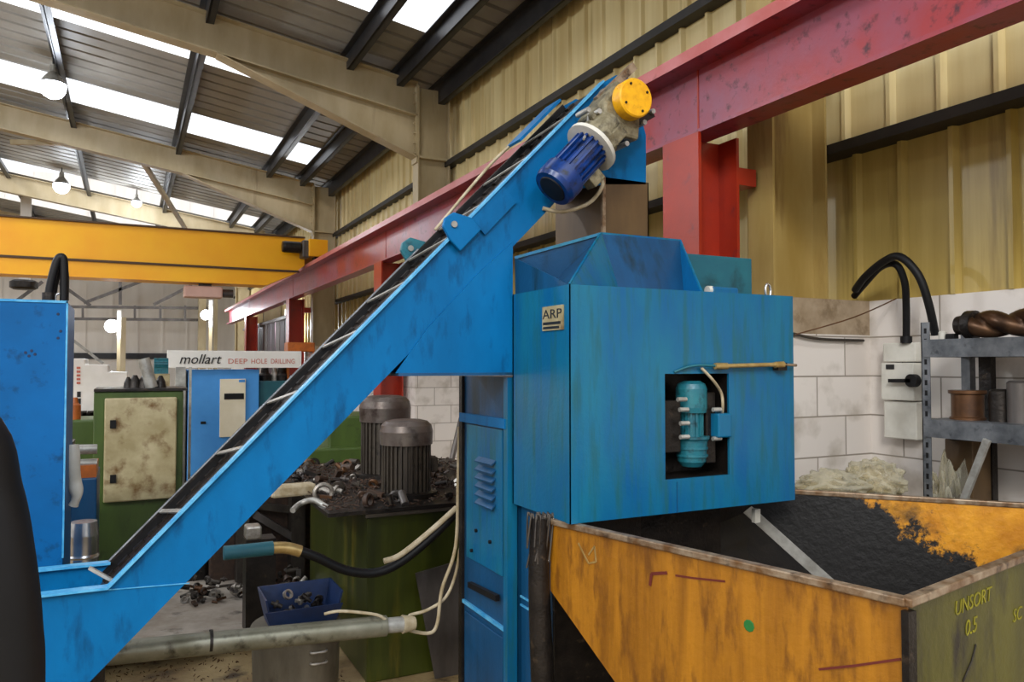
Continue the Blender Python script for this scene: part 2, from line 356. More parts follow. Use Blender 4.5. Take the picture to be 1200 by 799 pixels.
# far gable wall
fw = MB(); x = -16.0
while x < XW: fw.box((x, Y1, CZ + .3), (x + .8, Y1 + .05, 8.6)); fw.box((x + .8, Y1 - .03, CZ + .3), (x + .86, Y1 + .05, 8.6)); x += .86
struct('wall_far', fw, m_farw, origin=(0, Y1, CZ))
struct('wall_far_plinth', MB().box((-16, Y1 - .05, 0), (XW, Y1 + .1, CZ + .22)), m_farw, origin=(0, Y1, 0))
struct('trim_4', MB().box((-16, Y1 - .12, CZ + .2), (XW, Y1 - .06, CZ + .42)), m_purl, origin=(0, Y1, 0))

# portal frames: column, rafter and haunch
def portal(y, label):
    t = thing('portal_frame', label, 'steel frame', (3.5, y, BLK), 'cream portal frames of the shed')
    xa, xb, hw, ft = 3.3, 3.74, .1, .016
    zt = CZ + 3.6
    c = MB().box((xa, y - hw, BLK), (xa + ft, y + hw, zt)).box((xb - ft, y - hw, BLK), (xb, y + hw, zt)).box((xa + ft, y - .006, BLK), (xb - ft, y + .006, zt))
    obj('column', c, m_colst if y < 4 else m_steelY, t)
    def rz(X, up): return CZ + 3.19 + up + .156 * (3.35 - X)
    r = MB()
    for up in (0, .43): r.prism([(XL, y - hw, rz(XL, up)), (xa, y - hw, rz(xa, up)), (xa, y - hw, rz(xa, up) + .016), (XL, y - hw, rz(XL, up) + .016)], (0, 2 * hw, 0))
    r.prism([(XL, y - .006, rz(XL, 0)), (xa, y - .006, rz(xa, 0)), (xa, y - .006, rz(xa, .43)), (XL, y - .006, rz(XL, .43))], (0, .012, 0))
    obj('rafter', r, m_steelY, t)
    h = MB(); x0 = .87
    h.prism([(x0, y - .006, rz(x0, 0)), (xa, y - .006, CZ + 2.68), (xa, y - .006, rz(xa, 0))], (0, .012, 0))
    h.prism([(x0, y - hw, rz(x0, -.01)), (xa, y - hw, CZ + 2.66), (xa, y - hw, CZ + 2.68), (x0, y - hw, rz(x0, 0.01))], (0, 2 * hw, 0))
    obj('haunch', h, m_steelY, t)
    b = MB()
    b.box((xa - .02, y - hw, CZ + 2.6), (xa, y + hw, CZ + 3.62))
    for k in range(7):
        for s in (-.06, .06): b.cyl((xa - .05, y + s, CZ + 2.72 + k * .13), (xa - .02, y + s, CZ + 2.72 + k * .13), .014, n=6)
    obj('end_plate', b, m_steelY, t)
    k = MB().box((xa + .02, y - .1, CZ + 2.66), (xb - .02, y + .1, CZ + 2.69)); obj('stiffener', k, m_steelY, t)
portal(FR[0], 'cream steel column of the portal frame beside the electrical isolator')
portal(FR[1], 'cream portal frame with tapered haunch directly above the inclined conveyor')
portal(FR[2], 'cream portal frame whose column stands at the end of the yellow crane')
portal(FR[3], 'cream portal frame second from the far gable wall')
portal(FR[4], 'cream portal frame nearest the far gable wall')
for X in (3.62, 3.05, 2.4, .76, -.95, -2.65, -4.4, -6.1):
    z = roofz(X) - .01; pm = MB(); hh = .26 if X > 3.5 else .2
    pm.box((X - .012, Y0, z - hh), (X + .012, Y1 - .02, z)).box((X, Y0, z - hh), (X + .08, Y1 - .02, z - hh + .012)).box((X - .08, Y0, z - .02), (X, Y1 - .02, z - .008))
    lab = {3.62: 'dark eaves beam running along the top of the cladding', 3.05: 'dark roof purlin next in from the eaves beam',
           2.4: 'dark roof purlin second in from the eaves beam', .76: 'dark roof purlin crossing the rafter where its haunch begins',
           -.95: 'dark roof purlin above the hanging lamp'}.get(X, 'dark roof purlin far in from the eaves')
    tag(obj('roof_purlin', pm, m_purl, origin=(X, 0, z - hh)), lab, 'roof beam', 'dark roof purlins')
# diagonal bracing
for (a, b, lab) in (((.2, 15.7, 5.45), (1.25, 20.8, 5.1), 'pale diagonal roof brace right of the hanging lamps behind the second frame'),
                    ((-1.9, 15.9, 5.6), (-.2, 15.9, 5.78), 'pale diagonal roof brace passing the farther hanging lamp')):
    tag(obj('roof_brace', MB().bar(a, b, .08, .08), m_steelY), lab, 'roof brace', 'pale roof braces')

# high bay lamps
def lamp(x, y, z, r, label, e=60):
    t = thing('high_bay_lamp', label, 'hanging lamp', (x, y, z), 'hanging high bay lamps')
    obj('housing', MB().lathe((x, y, z + r * .7), (0, 0, 1), [(0, r), (r * .5, r * .7), (r * 1.0, r * .3), (r * 1.6, r * .28)], 16), m_pale, t)
    obj('glowing_dome', MB().lathe((x, y, z - r * .5), (0, 0, 1), [(0, r * .35), (r * .2, r * .7), (r * .6, r * .95), (r * 1.2, r)], 16), m_lamp, t)
    obj('suspension_rod', MB().cyl((x, y, z + r * 2.2), (x, y, roofz(x) - .03), .012, n=8), m_purl, t)
    ld = bpy.data.lights.new('lamp_light', 'POINT'); ld.energy = e; ld.color = (.85, .92, 1); ld.shadow_soft_size = r
    lo = bpy.data.objects.new('lamp_light', ld); col.objects.link(lo); lo.parent = t; lo.location = (0, 0, -r * .9)
p = onY(62, 108, 12.6); lamp(p.x, p.y, p.z, .17, 'glaring white hanging lamp, nearest of the ceiling lamps', 40)
p = onY(72, 222, 20); lamp(p.x, p.y, p.z, .17, 'white hanging lamp below the nearest one, beyond the second frame', 60)
p = onY(160, 240, 20.5); lamp(p.x, p.y, p.z, .11, 'faint hanging lamp farthest to the right under the roof', 90)
lamp(-4.6, 9.0, 5.2, .17, 'added unseen fill lamp beyond the left side of the view', 450)  # added out of view to light the drilling machine's front
lamp(-1.6, 1.6, 4.9, .17, 'added unseen fill lamp over the near end of the shed', 120)  # added overhead out of view to brighten the near surfaces
lamp(.9, -.6, 4.7, .17, 'added unseen fill lamp above the skip bay', 120)  # extra unseen lamp, added as fill from the camera side

# ================================================================== RED GANTRY
g = thing('crane_gantry', 'red painted steel crane gantry beam on columns running down the shed', 'gantry', (2.95, 3.5, 0))
ya, yb = -.5, 26.5
zb, zt = CZ + 1.31, CZ + 1.71
bm_ = MB().box((2.86, ya, zb), (3.04, yb, zb + .02)).box((2.943, ya, zb + .02), (2.957, yb, zt)).box((2.80, ya, zt), (3.10, yb, zt + .02))
bm_.box((2.80, ya, zt - .0), (2.81, yb, zt + .06)).box((3.09, ya, zt), (3.10, yb, zt + .06))
obj('rail_beam', bm_, m_beam, g)
obj('flange_lip_sheen', MB().box((2.797, ya, zt - .004), (2.80, yb, zt + .062)), m_lip, g, label='pink skylight sheen painted along the edge of the gantry beam')  # pink strip paints the skylight sheen on the flange edge
obj('crane_rail', MB().box((2.92, ya, zt + .02), (2.98, yb, zt + .07)), m_dkst, g)
for yc in (3.36, 9.4, 15.6, 21.8):
    c = MB().box((2.85, yc, 0), (2.87, yc + .32, zb)).box((3.13, yc, 0), (3.15, yc + .32, zb)).box((2.87, yc + .15, 0), (3.13, yc + .17, zb))
    obj('column', c, m_red, g)
    obj('splice_seam', MB().box((2.938, yc + .1, zb + .02), (2.944, yc + .112, zt)), m_red, g)
    if yc < 21:
        obj('wall_strut', MB().box((3.15, yc + .0, CZ + 1.04), (3.28, yc + .12, CZ + 1.14)), m_red, g)

# ================================================================== YELLOW CRANE
yc = 13.7
pL = onY(-120, 255, yc); pa = onY(0, 255, yc); pb = onY(357, 275, yc)
cr = thing('overhead_crane', 'bright yellow overhead travelling crane spanning the shed', 'crane', (0, yc, CZ + 1.4))
zt_ = CZ + 2.22; zm = CZ + 1.62; zl = CZ + 1.36
x_end = pb.x
gb = MB().prism([(-7.5, yc, zm), (x_end - .15, yc, zm), (x_end, yc, zm + .12), (x_end, yc, zt_), (-7.5, yc, zt_)], (0, .45, 0)); obj('girder', gb, m_crane, cr)
gb = MB().prism([(-7.5, yc - .04, zl), (x_end - .65, yc - .04, zl), (x_end - .1, yc - .04, zm), (-7.5, yc - .04, zm)], (0, .5, 0)); obj('lower_girder_plate', gb, m_crane, cr)
obj('flange_strip', MB().box((-7.5, yc - .07, zm - .015), (x_end - .1, yc - .02, zm + .02)), m_dkline, cr)
obj('top_flange', MB().box((-7.5, yc - .05, zt_), (x_end, yc + .5, zt_ + .025)), m_dkline, cr)
ec = MB().box((x_end - .0, yc - .4, CZ + 1.86), (x_end + .32, yc + 1.6, CZ + 2.16)); obj('end_carriage', ec, m_crane, cr, bevel=.01)
tm = MB().lathe((x_end - .42, yc - .22, CZ + 2.02), (1, 0, 0), [(0, .09), (.04, .1), (.3, .1), (.31, .07)], 16); obj('travel_motor', tm, m_dkst, cr)
obj('travel_gearbox', MB().box((x_end - .1, yc - .34, CZ + 1.84), (x_end + .02, yc - .06, CZ + 2.14)), m_greyst, cr, bevel=.02)
obj('crane_wheel', MB().cyl((x_end + .1, yc - .25, CZ + 1.88), (x_end + .2, yc - .25, CZ + 1.88), .1), m_dkst, cr)
# pale hoist hanging from the crane
p = onY(240, 343, 13.9)
h = thing('cable_hoist', 'pale pinkish box hoist hanging beneath the yellow crane', 'hoist', (p.x, 13.9, p.z - .12))
obj('hoist_body', MB().box((p.x - .33, 13.75, p.z - .09), (p.x + .27, 14.05, p.z + .1)), m_pinkb, h, bevel=.02)
obj('hoist_drum', MB().cyl((p.x + .27, 13.9, p.z), (p.x + .45, 13.9, p.z), .07), m_greyst, h)
obj('hanger', MB().box((p.x - .1, 13.85, p.z + .1), (p.x + .1, 13.95, zl)), m_greyst, h)

# far truss, floodlights, ducts
tr = thing('lattice_girder', 'grey horizontal lattice girder across the far gable', 'girder', (-1, 29, CZ + 1.7))
def fp(px, py, Y=29): return onY(px, py, Y)
obj('top_chord', MB().bar(fp(-60, 358), fp(243, 361), .1, .09), m_greyst, tr)
obj('bottom_chord', MB().bar(fp(-60, 372), fp(243, 375), .1, .09), m_greyst, tr)
for px in (-40, 30, 97, 158, 188, 217): obj('batten', MB().bar(fp(px, 358), fp(px, 374), .07, .07, (0, 1, 0)), m_greyst, tr)
for a, b in (((60, 325), (106, 358)), ((98, 355), (170, 328)), ((180, 357), (225, 334)), ((141, 330), (141, 357)), ((12, 358), (50, 330))):
    obj('diagonal', MB().bar(fp(*a), fp(*b), .1, .08, (0, 1, 0)), m_greyst, tr)
obj('stanchion', MB().bar(fp(237, 350), (fp(237, 350).x, 29, 0), .25, .25, (0, 1, 0)), m_steelY, tr)
obj('stanchion', MB().bar(fp(253, 350), (fp(253, 350).x, 29, 0), .12, .12, (0, 1, 0)), m_steelY, tr)
for px in (-30, 144): obj('stanchion', MB().bar(fp(px, 372), (fp(px, 372).x, 29, 0), .2, .2, (0, 1, 0)), m_steelY, tr)
tag(obj('raking_pole', MB().bar(onY(85, 398, 16.5), onY(121, 426, 16.5), .05, .05), m_pale), 'thin pale pole leaning diagonally above the white machine', 'pole')
for (px, py, Y, r, lab) in ((131, 382, 27, .2, 'bright round floodlight left of centre on the far wall'), (241, 369, 27, .16, 'floodlight at the right end of the lattice girder'),
                            (331, 385, 20, .12, 'floodlight near the red gantry beam at the far wall')):
    p = onY(px, py, Y); t = thing('floodlight', lab, 'floodlight', (p.x, Y, p.z))
    obj('lens', MB().lathe((p.x, Y - .06, p.z), (0, 1, 0), [(0, r * .8), (.03, r)], 20), m_lamp, t)
    ld = bpy.data.lights.new('flood_light', 'POINT'); ld.energy = 90; ld.color = (.9, .95, 1); ld.shadow_soft_size = r
    lo = bpy.data.objects.new('flood_light', ld); col.objects.link(lo); lo.parent = t; lo.location = (0, -.5, 0)
    obj('casing', MB().lathe((p.x, Y - .03, p.z), (0, 1, 0), [(0, r * 1.05), (.1, r * 1.1), (.25, r * .7)], 20), m_pale, t)
    tr_x = MB().bar((p.x + r, Y + .1, p.z + .5), (p.x + r, Y + .1, p.z - .4), .12, .1, (0, 1, 0)); obj('bracket', tr_x, m_pale, t)
    obj('support_pole', MB().box((p.x + r - .05, Y + .06, 0), (p.x + r + .05, Y + .14, p.z - .3)), m_steelY, t)
p = onY(26, 333, 24)
for px, py, w_, h_, lab in ((28, 334, .32, .2, 'dark oval fan housing seen above the left blue unit'),):
    p = onY(px, py, 24); t = thing('ventilation_fan', lab, 'fan', (p.x, 24, p.z))
    obj('fan_housing', MB().lathe((p.x, 24, p.z - .12), (0, 0, 1), [(0, .25), (.05, .33), (.2, .33), (.25, .25)], 20), m_dkst, t)
    obj('fan_duct', MB().box((p.x - .12, 24.05, p.z + .1), (p.x + .12, 24.25, roofz(p.x) - .02)), m_farw, t)

# strip curtain on the far right
cu = thing('strip_curtain', 'dark maroon strip curtain behind the long white machine banner', 'curtain', (3.2, 19, 0))
k = 0; y = 17.2
while y < 25:
    obj('curtain_strip', MB().box((3.26, y, .1), (3.28, y + .55, CZ + 1.05)), m_dred if k % 3 else m_greyst, cu); y += .62; k += 1
obj('curtain_rail', MB().box((3.2, 17, CZ + 1.05), (3.34, 25.2, CZ + 1.12)), m_greyst, cu)

# ================================================================== CONVEYOR
YN, YF = 2.87, 3.22
def N_(px, py, Y=YN): return onY(px, py, Y)
cv = thing('swarf_conveyor', 'bright blue inclined swarf conveyor rising to the hopper', 'conveyor', (0, 3.05, 0))
top0 = N_(127, 689); top1 = N_(706, 97); bx0 = -.9
zlow = top0.z
lowA = N_(318, 580); lowB = N_(467, 437); lowC = N_(600, 290)
slope = (top1.z - top0.z) / (top1.x - top0.x)
s_low = (lowC.z - lowA.z) / (lowC.x - lowA.x)
x_floor = lowA.x - (lowA.z - .12) / s_low
head = [N_(645, 243), N_(662, 224), N_(708, 216), N_(757, 216), N_(757, 158), N_(738, 92), N_(722, 88)]
prof = [(bx0, zlow), (top0.x, zlow), (top1.x, top1.z)] + [(q.x, q.z) for q in reversed(head)] + [(lowC.x, lowC.z), (x_floor, .12), (bx0, .12)]
side = [(x_, YN, z_) for x_, z_ in prof]
obj('side_plate', MB().prism(side, (0, .012, 0)), m_blue, cv)
obj('side_plate', MB().prism([(x_, YF, z_) for x_, z_ in prof], (0, .012, 0)), m_blue, cv)
def up(x, k=0): return top0.z + slope * (x - top0.x) + k
du = Vector((1, 0, slope)).normalized(); nu = Vector((-du.z, 0, du.x))
A = Vector((top0.x, 0, top0.z)); B = Vector((top1.x, 0, top1.z)); LEN = (B - A).length
def P(s, y, n=0): q = A + du * s + nu * n; return Vector((q.x, y, q.z))
for y_, nm in ((YN, 'near'), (YF, 'far')):
    yy = y_ - .03 if nm == 'near' else y_
    e_ = MB().bar(P(0, y_ + .0, .004), P(LEN, y_ + .0, .004), .04 if nm == 'near' else .016, .008, nu)
    obj('edge_flange', e_, m_edge if nm == 'near' else m_dkst, cv)
    obj('edge_flange', MB().bar((bx0, y_, zlow + .004), (top0.x, y_, zlow + .004), .045, .008), m_edge, cv)
# weld line on the side, base floor, cross members
obj('seam_strip', MB().bar((top0.x, YN - .002, zlow - .005), (N_(222, 683).x, YN - .002, N_(222, 683).z), .003, .003), m_edge, cv)
obj('trough_floor', MB().box((bx0, YN + .012, .14), (x_floor + .1, YF, .16)), m_blue3, cv)
obj('underside_plate', MB().bar((x_floor, (YN + YF) / 2 + .006, .13), (lowC.x, (YN + YF) / 2 + .006, lowC.z), YF - YN - .014, .006), m_blue3, cv)
belt = MB().bar(P(-.28, (YN + YF) / 2 + .006, -.035), P(LEN + .06, (YN + YF) / 2 + .006, -.035), YF - YN - .03, .02, nu)
obj('black_liner', MB().bar(P(-.05, YF - .004, -.03), P(LEN, YF - .004, -.03), .006, .06, nu), m_black, cv)  # black strip covering the far plate's inner face
obj('belt', belt, m_belt, cv)
# hinge chain plates down both sides of the belt
for yy in (YN + .05, YF - .05):
    ch = MB(); s = -.05
    while s < LEN: ch.bar(P(s, yy, -.02), P(s + .045, yy, -.02), .03, .012, nu); s += .07
    obj('drive_chain', ch, m_dkst, cv)
ss = [.03]; s = .33
cl = MB().bar(P(.0, YN + .03, -.01), P(.0, YF - .01, -.01), .02, .03, nu)
for px, py in ((188, 600), (262, 524), (325, 456), (400, 388), (455, 328), (505, 272), (600, 178), (650, 130), (545, 235)):
    q = N_(px, py); s = (Vector((q.x, 0, q.z)) - A).dot(du) + .02
    c = MB().bar(P(s - .05, YF - .012, .006), P(s + .02, YN + .02, .006), .016, .006, nu); obj('cleat', c, m_pale, cv)
obj('cleat', MB().bar(P(.02, YN + .04, -.02), P(.02, YN + .04, .1) + Vector((0, .0, -.02)), .02, .01), m_pale, cv)
# thin guard rail along the far upper edge
obj('guard_rail', MB().tube([P(LEN * .0, YF + .006, .008), P(LEN * .62, YF + .006, .008)], .006, 8, 1), m_shelf, cv)
obj('guard_rail', MB().tube([P(LEN * .66, YF - .02, .02), P(LEN * .80, YF - .02, .05), P(LEN * .86, YF - .02, .05)], .007, 8, 4), m_cable, cv)
obj('rail_cover', MB().bar(P(LEN * .86, YF - .07, .05), P(LEN * .97, YF - .07, .05), .14, .012, nu), m_blue, cv)
# lifting lugs
def lug(px, py, y_, tint, m_):
    q = onY(px, py, y_); s = (Vector((q.x, 0, q.z)) - A).dot(du)
    poly = [P(s - .06, y_, -.06), P(s + .075, y_, -.06), P(s + .075, y_, .0), P(s + .03, y_, .07), P(s - .015, y_, .078), P(s - .045, y_, .06), P(s - .06, y_, 0)]
    l_ = obj('lifting_lug', MB().prism(poly, (0, .02, 0)), m_, cv, bevel=.004)
    obj('lug_bolt', MB().cyl(P(s - .005, y_ - .008, .035), P(s - .005, y_, .035), .013, n=12), m_pale, l_)
lug(533, 262, YN - .035, 0, m_blue); lug(480, 288, YF + .014, 0, m_teal)
obj('lug_pad', MB().prism([P(s_, YN - .014, n_) for s_, n_ in ((LEN * .665, -.09), (LEN * .74, -.09), (LEN * .74, .0), (LEN * .665, .0))], (0, .013, 0)), m_blue, cv)
# support gusset under the incline
gp = [N_(500, 385), N_(560, 320), N_(600, 284), N_(600, 437), N_(463, 437)]
obj('gusset_plate', MB().prism([(q.x, YN - .008, q.z) for q in gp], (0, .007, 0)), m_blue, cv)
q0, q1 = N_(466, 437), N_(600, 437)
obj('gusset_plate', MB().prism([(q0.x, YF, q0.z), (q1.x, YF, q1.z), (q1.x, YF, lowC.z), ], (0, .012, 0)), m_blue, cv)
obj('gusset_base', MB().box((q0.x, YN - .01, q0.z - .012), (q1.x, YF + .01, q0.z)), m_blue3, cv)
# discharge chute
ch = MB(); x0, x1 = 1.89, 2.14; zc0 = N_(735, 276).z - .03; zc1 = N_(735, 216).z + .02
ch.box((x0, YN + .0, zc0), (x1, YN + .006, zc1)).box((x0, YF + .07, zc0), (x1, YF + .076, zc1)).box((x0, YN, zc0), (x0 + .006, YF + .07, zc1)).box((x1 - .006, YN, zc0), (x1, YF + .07, zc1))
obj('discharge_chute', ch, m_brown, cv)
obj('chute_edge', MB().box((x0 - .006, YN - .006, zc0), (x0 + .01, YN + .01, zc1)), m_rimS, cv)
# drive: blue motor, gearbox, round yellow guard
YM = 2.72
ma, mb_ = onY(655, 213, YM), onY(693, 172, YM); ax = (mb_ - ma).normalized()
mt = obj('drive_motor', MB().ribbed(ma + ax * .03, ax, (mb_ - ma).length - .03, .083, 18, .014), m_gblue, cv)
obj('fan_cowl', MB().lathe(ma - ax * .045, ax, [(0, .062), (.0, .085), (.02, .093), (.085, .093), (.09, .083)], 26), m_gblue, mt)
obj('fan_grille', MB().lathe(ma - ax * .05, ax, [(0, .06), (.01, .066)], 26), m_black, mt)
obj('motor_flange', MB().lathe(mb_ - ax * .01, ax, [(0, .085), (.0, .118), (.018, .118), (.02, .09)], 26), m_white, mt)
vt = Vector((-ax.z, 0, ax.x))
obj('terminal_box', MB().bar(ma + ax * .1 - vt * .1, ma + ax * .17 - vt * .1, .07, .05, vt), m_gear, mt, bevel=.006)
obj('motor_seating', MB().bar(ma + ax * .09 + Vector((0, .085, 0)), mb_ + Vector((0, .085, 0)), .1, .1, vt), m_dkst, mt)
gx = obj('gearbox', MB().lathe(mb_ + ax * .01, ax, [(0, .085), (.05, .09), (.06, .07), (.13, .075), (.14, .05)], 20), m_gear, cv)
obj('bearing_housing', MB().bar(onY(695, 140, 2.78), onY(738, 152, 2.78), .16, .14, (0, 0, 1)), m_gear, gx, bevel=.015)
obj('bearing_housing', MB().bar(onY(690, 150, 2.79), onY(722, 106, 2.79), .14, .09, nu), m_gear, gx, bevel=.02)
obj('mounting_arm', MB().bar(onY(700, 118, 2.80), onY(742, 78, 2.80), .03, .035, nu), m_rimS, gx)
obj('mounting_arm', MB().bar(onY(690, 175, 2.74), onY(762, 135, 2.74), .05, .03, nu), m_dkst, gx)
obj('clamp_collar', MB().bar(onY(712, 170, 2.66), onY(728, 152, 2.66), .05, .055, nu), m_gear, gx, bevel=.006)
for px, py in ((703, 130), (716, 158), (735, 168), (756, 143), (766, 130), (690, 128)):
    q = onY(px, py, 2.70); obj('fixing_bolt', MB().cyl(q, q + Vector((0, .09, 0)), .012, n=6), m_pale, gx)
q = onY(746, 114, 2.64)
gd = obj('round_guard', MB().lathe(q, (0, 1, 0), [(0, .055), (0.0, .078), (.006, .084), (.06, .084)], 30), m_guard, cv, label='yellow round guard')
obj('guard_arm', MB().bar(onY(726, 113, 2.66), onY(746, 114, 2.66), .035, .11, (0, 0, 1)), m_guard, gd, bevel=.01)
for a in range(4):
    an = a * PI / 2 + .5; c_ = q + Vector((math.cos(an) * .062, -.004, math.sin(an) * .062)); obj('guard_bolt', MB().cyl(c_, c_ + Vector((0, .006, 0)), .006, n=6), m_dkst, gd)
obj('motor_cable', MB().tube([onY(702, 206, 2.78), onY(706, 218, 2.76), onY(690, 238, 2.8), onY(660, 248, 2.84), onY(636, 244, 2.86)], .009, 8), m_cable, cv)
obj('vent_pipe', MB().tube([onY(690, 128, 2.80), onY(688, 152, 2.7), onY(684, 163, 2.66)], .006, 8), m_pale, cv)

# ================================================================== SWARF CRUSHER (big blue cabinet)
BX0, BX1, BY0, BY1 = 1.43, 2.535, 2.39, 2.855
BZ1 = (onY(668, 333, BY0).z + onY(927, 347, BY0).z) / 2; BZ0 = (onY(680, 612, BY0).z + onY(935, 586, BY0).z) / 2
mc = thing('swarf_crusher', 'large worn blue steel crusher housing with open hopper on top', 'machine', (2, 2.7, 0))
ra, rb_ = onY(779, 438, BY0), onY(855, 556, BY0)
rx0, rx1, rz0, rz1 = ra.x, rb_.x, rb_.z, ra.z
hb = MB()
hb.box((BX0, BY0, BZ0), (rx0, BY0 + .01, BZ1)).box((rx1, BY0, BZ0), (BX1, BY0 + .01, BZ1)).box((rx0, BY0, BZ0), (rx1, BY0 + .01, rz0)).box((rx0, BY0, rz1), (rx1, BY0 + .01, BZ1))
hb.box((BX0, BY0 + .01, BZ0), (BX0 + .01, BY1, BZ1)).box((BX1 - .01, BY0 + .01, BZ0), (BX1, BY1, BZ1)).box((BX0, BY1 - .01, BZ0), (BX1, BY1, BZ1))
hb.box((BX0 + .01, BY0 + .01, BZ0), (BX1 - .01, BY1 - .01, BZ0 + .01)).box((BX0 + .01, BY0 + .01, BZ1 - .01), (BX1 - .01, BY1 - .01, BZ1))
obj('housing', hb, m_blue2, mc)
rc = MB(); t_ = .008; yb_ = BY0 + .17
rc.box((rx0 - t_, BY0 + .011, rz0 - t_), (rx0, yb_, rz1 + t_)).box((rx1, BY0 + .011, rz0 - t_), (rx1 + t_, yb_, rz1 + t_)).box((rx0, BY0 + .011, rz0 - t_), (rx1, yb_, rz0)).box((rx0, BY0 + .011, rz1), (rx1, yb_, rz1 + t_)).box((rx0, yb_, rz0), (rx1, yb_ + t_, rz1))
obj('recess_lining', rc, m_dkst, mc)
def F(px, py, d=0): return onY(px, py, BY0 + d)
obj('corner_strip', MB().box((BX0 - .004, BY0 - .004, BZ0), (BX0 + .03, BY0, BZ1)).box((BX0 - .004, BY0 - .004, BZ0), (BX0, BY0 + .03, BZ1)), m_blue2, mc)
# gearmotor in the recess (vertical)
mx = F(821, 490).x; my = BY0 + .055
zA, zB, zC, zD, zE = F(820, 548).z, F(820, 512).z, F(820, 484).z, F(820, 450).z, F(820, 446).z
gm = obj('gear_motor', MB().ribbed((mx, my, zB), (0, 0, 1), zC - zB, .048, 14, .008), m_teal, mc)
obj('fan_cowl', MB().lathe((mx, my, zC), (0, 0, 1), [(0, .058), (.02, .062), (zD - zC - .02, .062), (zD - zC, .055), (zD - zC + .012, .035)], 24), m_teal, gm)
obj('gear_casing', MB().lathe((mx, my, zA), (0, 0, 1), [(0, .04), (.02, .056), (zB - zA - .02, .062), (zB - zA - .01, .070), (zB - zA, .070)], 24), m_teal, gm)
for k in range(3): obj('casing_rib', MB().lathe((mx, my, zA + .04 + k * .03), (0, 0, 1), [(0, .064), (.008, .064)], 24), m_teal, gm)
q = F(850, 485, -.02); obj('terminal_box', MB().box((q.x - .035, my - .075, F(850, 512).z), (q.x + .035, my + .03, F(850, 484).z)), m_blue2, gm, bevel=.006)
obj('side_bracket', MB().box((mx + .05, my - .03, zA + .01), (mx + .10, my + .05, zC + .08)), m_dkst, gm, bevel=.006)
for px, py in ((797, 468), (799, 480), (800, 496), (800, 512), (838, 480), (838, 514)):
    q = F(px, py, .0); obj('bracket_bolt', MB().cyl(q - Vector((.012, 0, 0)), q + Vector((.03, 0, 0)), .009, n=8), m_pale, gm)
obj('mounting_plate', MB().box((mx - .15, my - .02, zB - .06), (mx - .07, my + .03, zC + .05)), m_dkst, gm, bevel=.004)
obj('supply_cable', MB().tube([F(822, 431, -.012), F(836, 446, -.02), F(845, 460, .0), F(847, 474, .0), F(846, 486, .02)], .006, 8), m_cable, gm)
# brass pipe along the front
pl_ = MB().tube([F(790, 436, -.002), F(806, 430, -.012), F(822, 428, -.02), F(845, 429, -.025)], .005, 8); obj('grease_line', pl_, m_teal2, mc)
pr = obj('front_pipe', MB().cyl(F(843, 429, -.025), F(915, 427, -.025), .009), m_brass, mc)
obj('pipe_fitting', MB().cyl(F(838, 429, -.025), F(852, 429, -.025), .014, n=6), m_brass, pr)
obj('pipe_fitting', MB().cyl(F(908, 427.5, -.025), F(918, 427, -.025), .014, n=6), m_brass, pr)
obj('pipe_tail', MB().cyl(F(915, 427, -.025), F(933, 428, -.025), .006), m_rimS, pr)
obj('pipe_clip', MB().box(F(912, 434, -.03), F(916, 425, 0)), m_dkst, pr)
obj('panel_seam', MB().box((F(793, 600).x, BY0 - .002, BZ0), (F(793, 600).x + .004, BY0, rz0 - .01)), m_blue3, mc)
# name plate on the left side
def Lf(px, py): return onX(px, py, BX0)
a_, b_ = Lf(637, 360), Lf(661, 386)
npl = obj('name_plate', MB().box((BX0 - .006, a_.y, b_.z), (BX0, b_.y, a_.z)), m_beige, mc, label='pale maker plate')
text('plate_lettering', 'ARP', .05, (BX0 - .0065, a_.y - .004, b_.z + .045), (0, -1, 0), (0, 0, 1), m_inkblack, npl, .0008, width=abs(a_.y - b_.y) - .01)
obj('plate_printing', MB().box((BX0 - .0075, a_.y - .008, b_.z + .022), (BX0 - .006, b_.y + .015, b_.z + .032)).box((BX0 - .0075, a_.y - .008, b_.z + .006), (BX0 - .006, b_.y + .025, b_.z + .015)), m_inkblack, npl)
# hopper (folded plate funnel)
YH = 2.68
T1, T2 = onY(704, 274, YH), onY(797, 277, YH); T2.z = T1.z
Bl = Vector((BX0 + .01, BY0 + .02, BZ1)); Br = onY(822, 339, BY0 + .02); Br.z = BZ1
Kl = Vector((T1.x + .02, YH - .1, BZ1)); Kr = Vector((T2.x - .06, YH - .1, BZ1))
def plate(name, pts, th, m_, par, **k):
    n = (Vector(pts[1]) - Vector(pts[0])).cross(Vector(pts[2]) - Vector(pts[0])).normalized() * th
    return obj(name, MB().prism(pts, n), m_, par, **k)
plate('hopper_back', [Kl, Kr, T2, T1], .006, m_blue3, mc)
plate('hopper_side', [Bl, Kl, T1], .006, m_blue2, mc)
plate('hopper_side', [Kr, Br, T2], .006, m_blue, mc)
T3 = onY(600, 297, 2.86); T3.x = min(T3.x, 1.42)
T3 = Vector((BX0 + .005, 2.845, T1.z - .10)); Kb = Vector((BX0 + .15, 2.845, BZ1)); Km = onY(648, 290, 2.80)
plate('hopper_side', [Bl, Vector((BX0 + .12, 2.83, BZ1)), T1], .006, m_blue3, mc)
plate('hopper_back', [Vector((BX0 + .12, 2.83, BZ1)), T3, T1], .006, m_blue3, mc)
plate('hopper_side', [Bl, Vector((BX0 + .005, 2.84, BZ1)), T3], .006, m_blue3, mc)
obj('hopper_rim', MB().bar(T1, T2, .014, .012).bar(T1, Bl, .008, .012).bar(T2, Br, .008, .012).bar(T1, T3, .012, .012), m_blue2, mc)
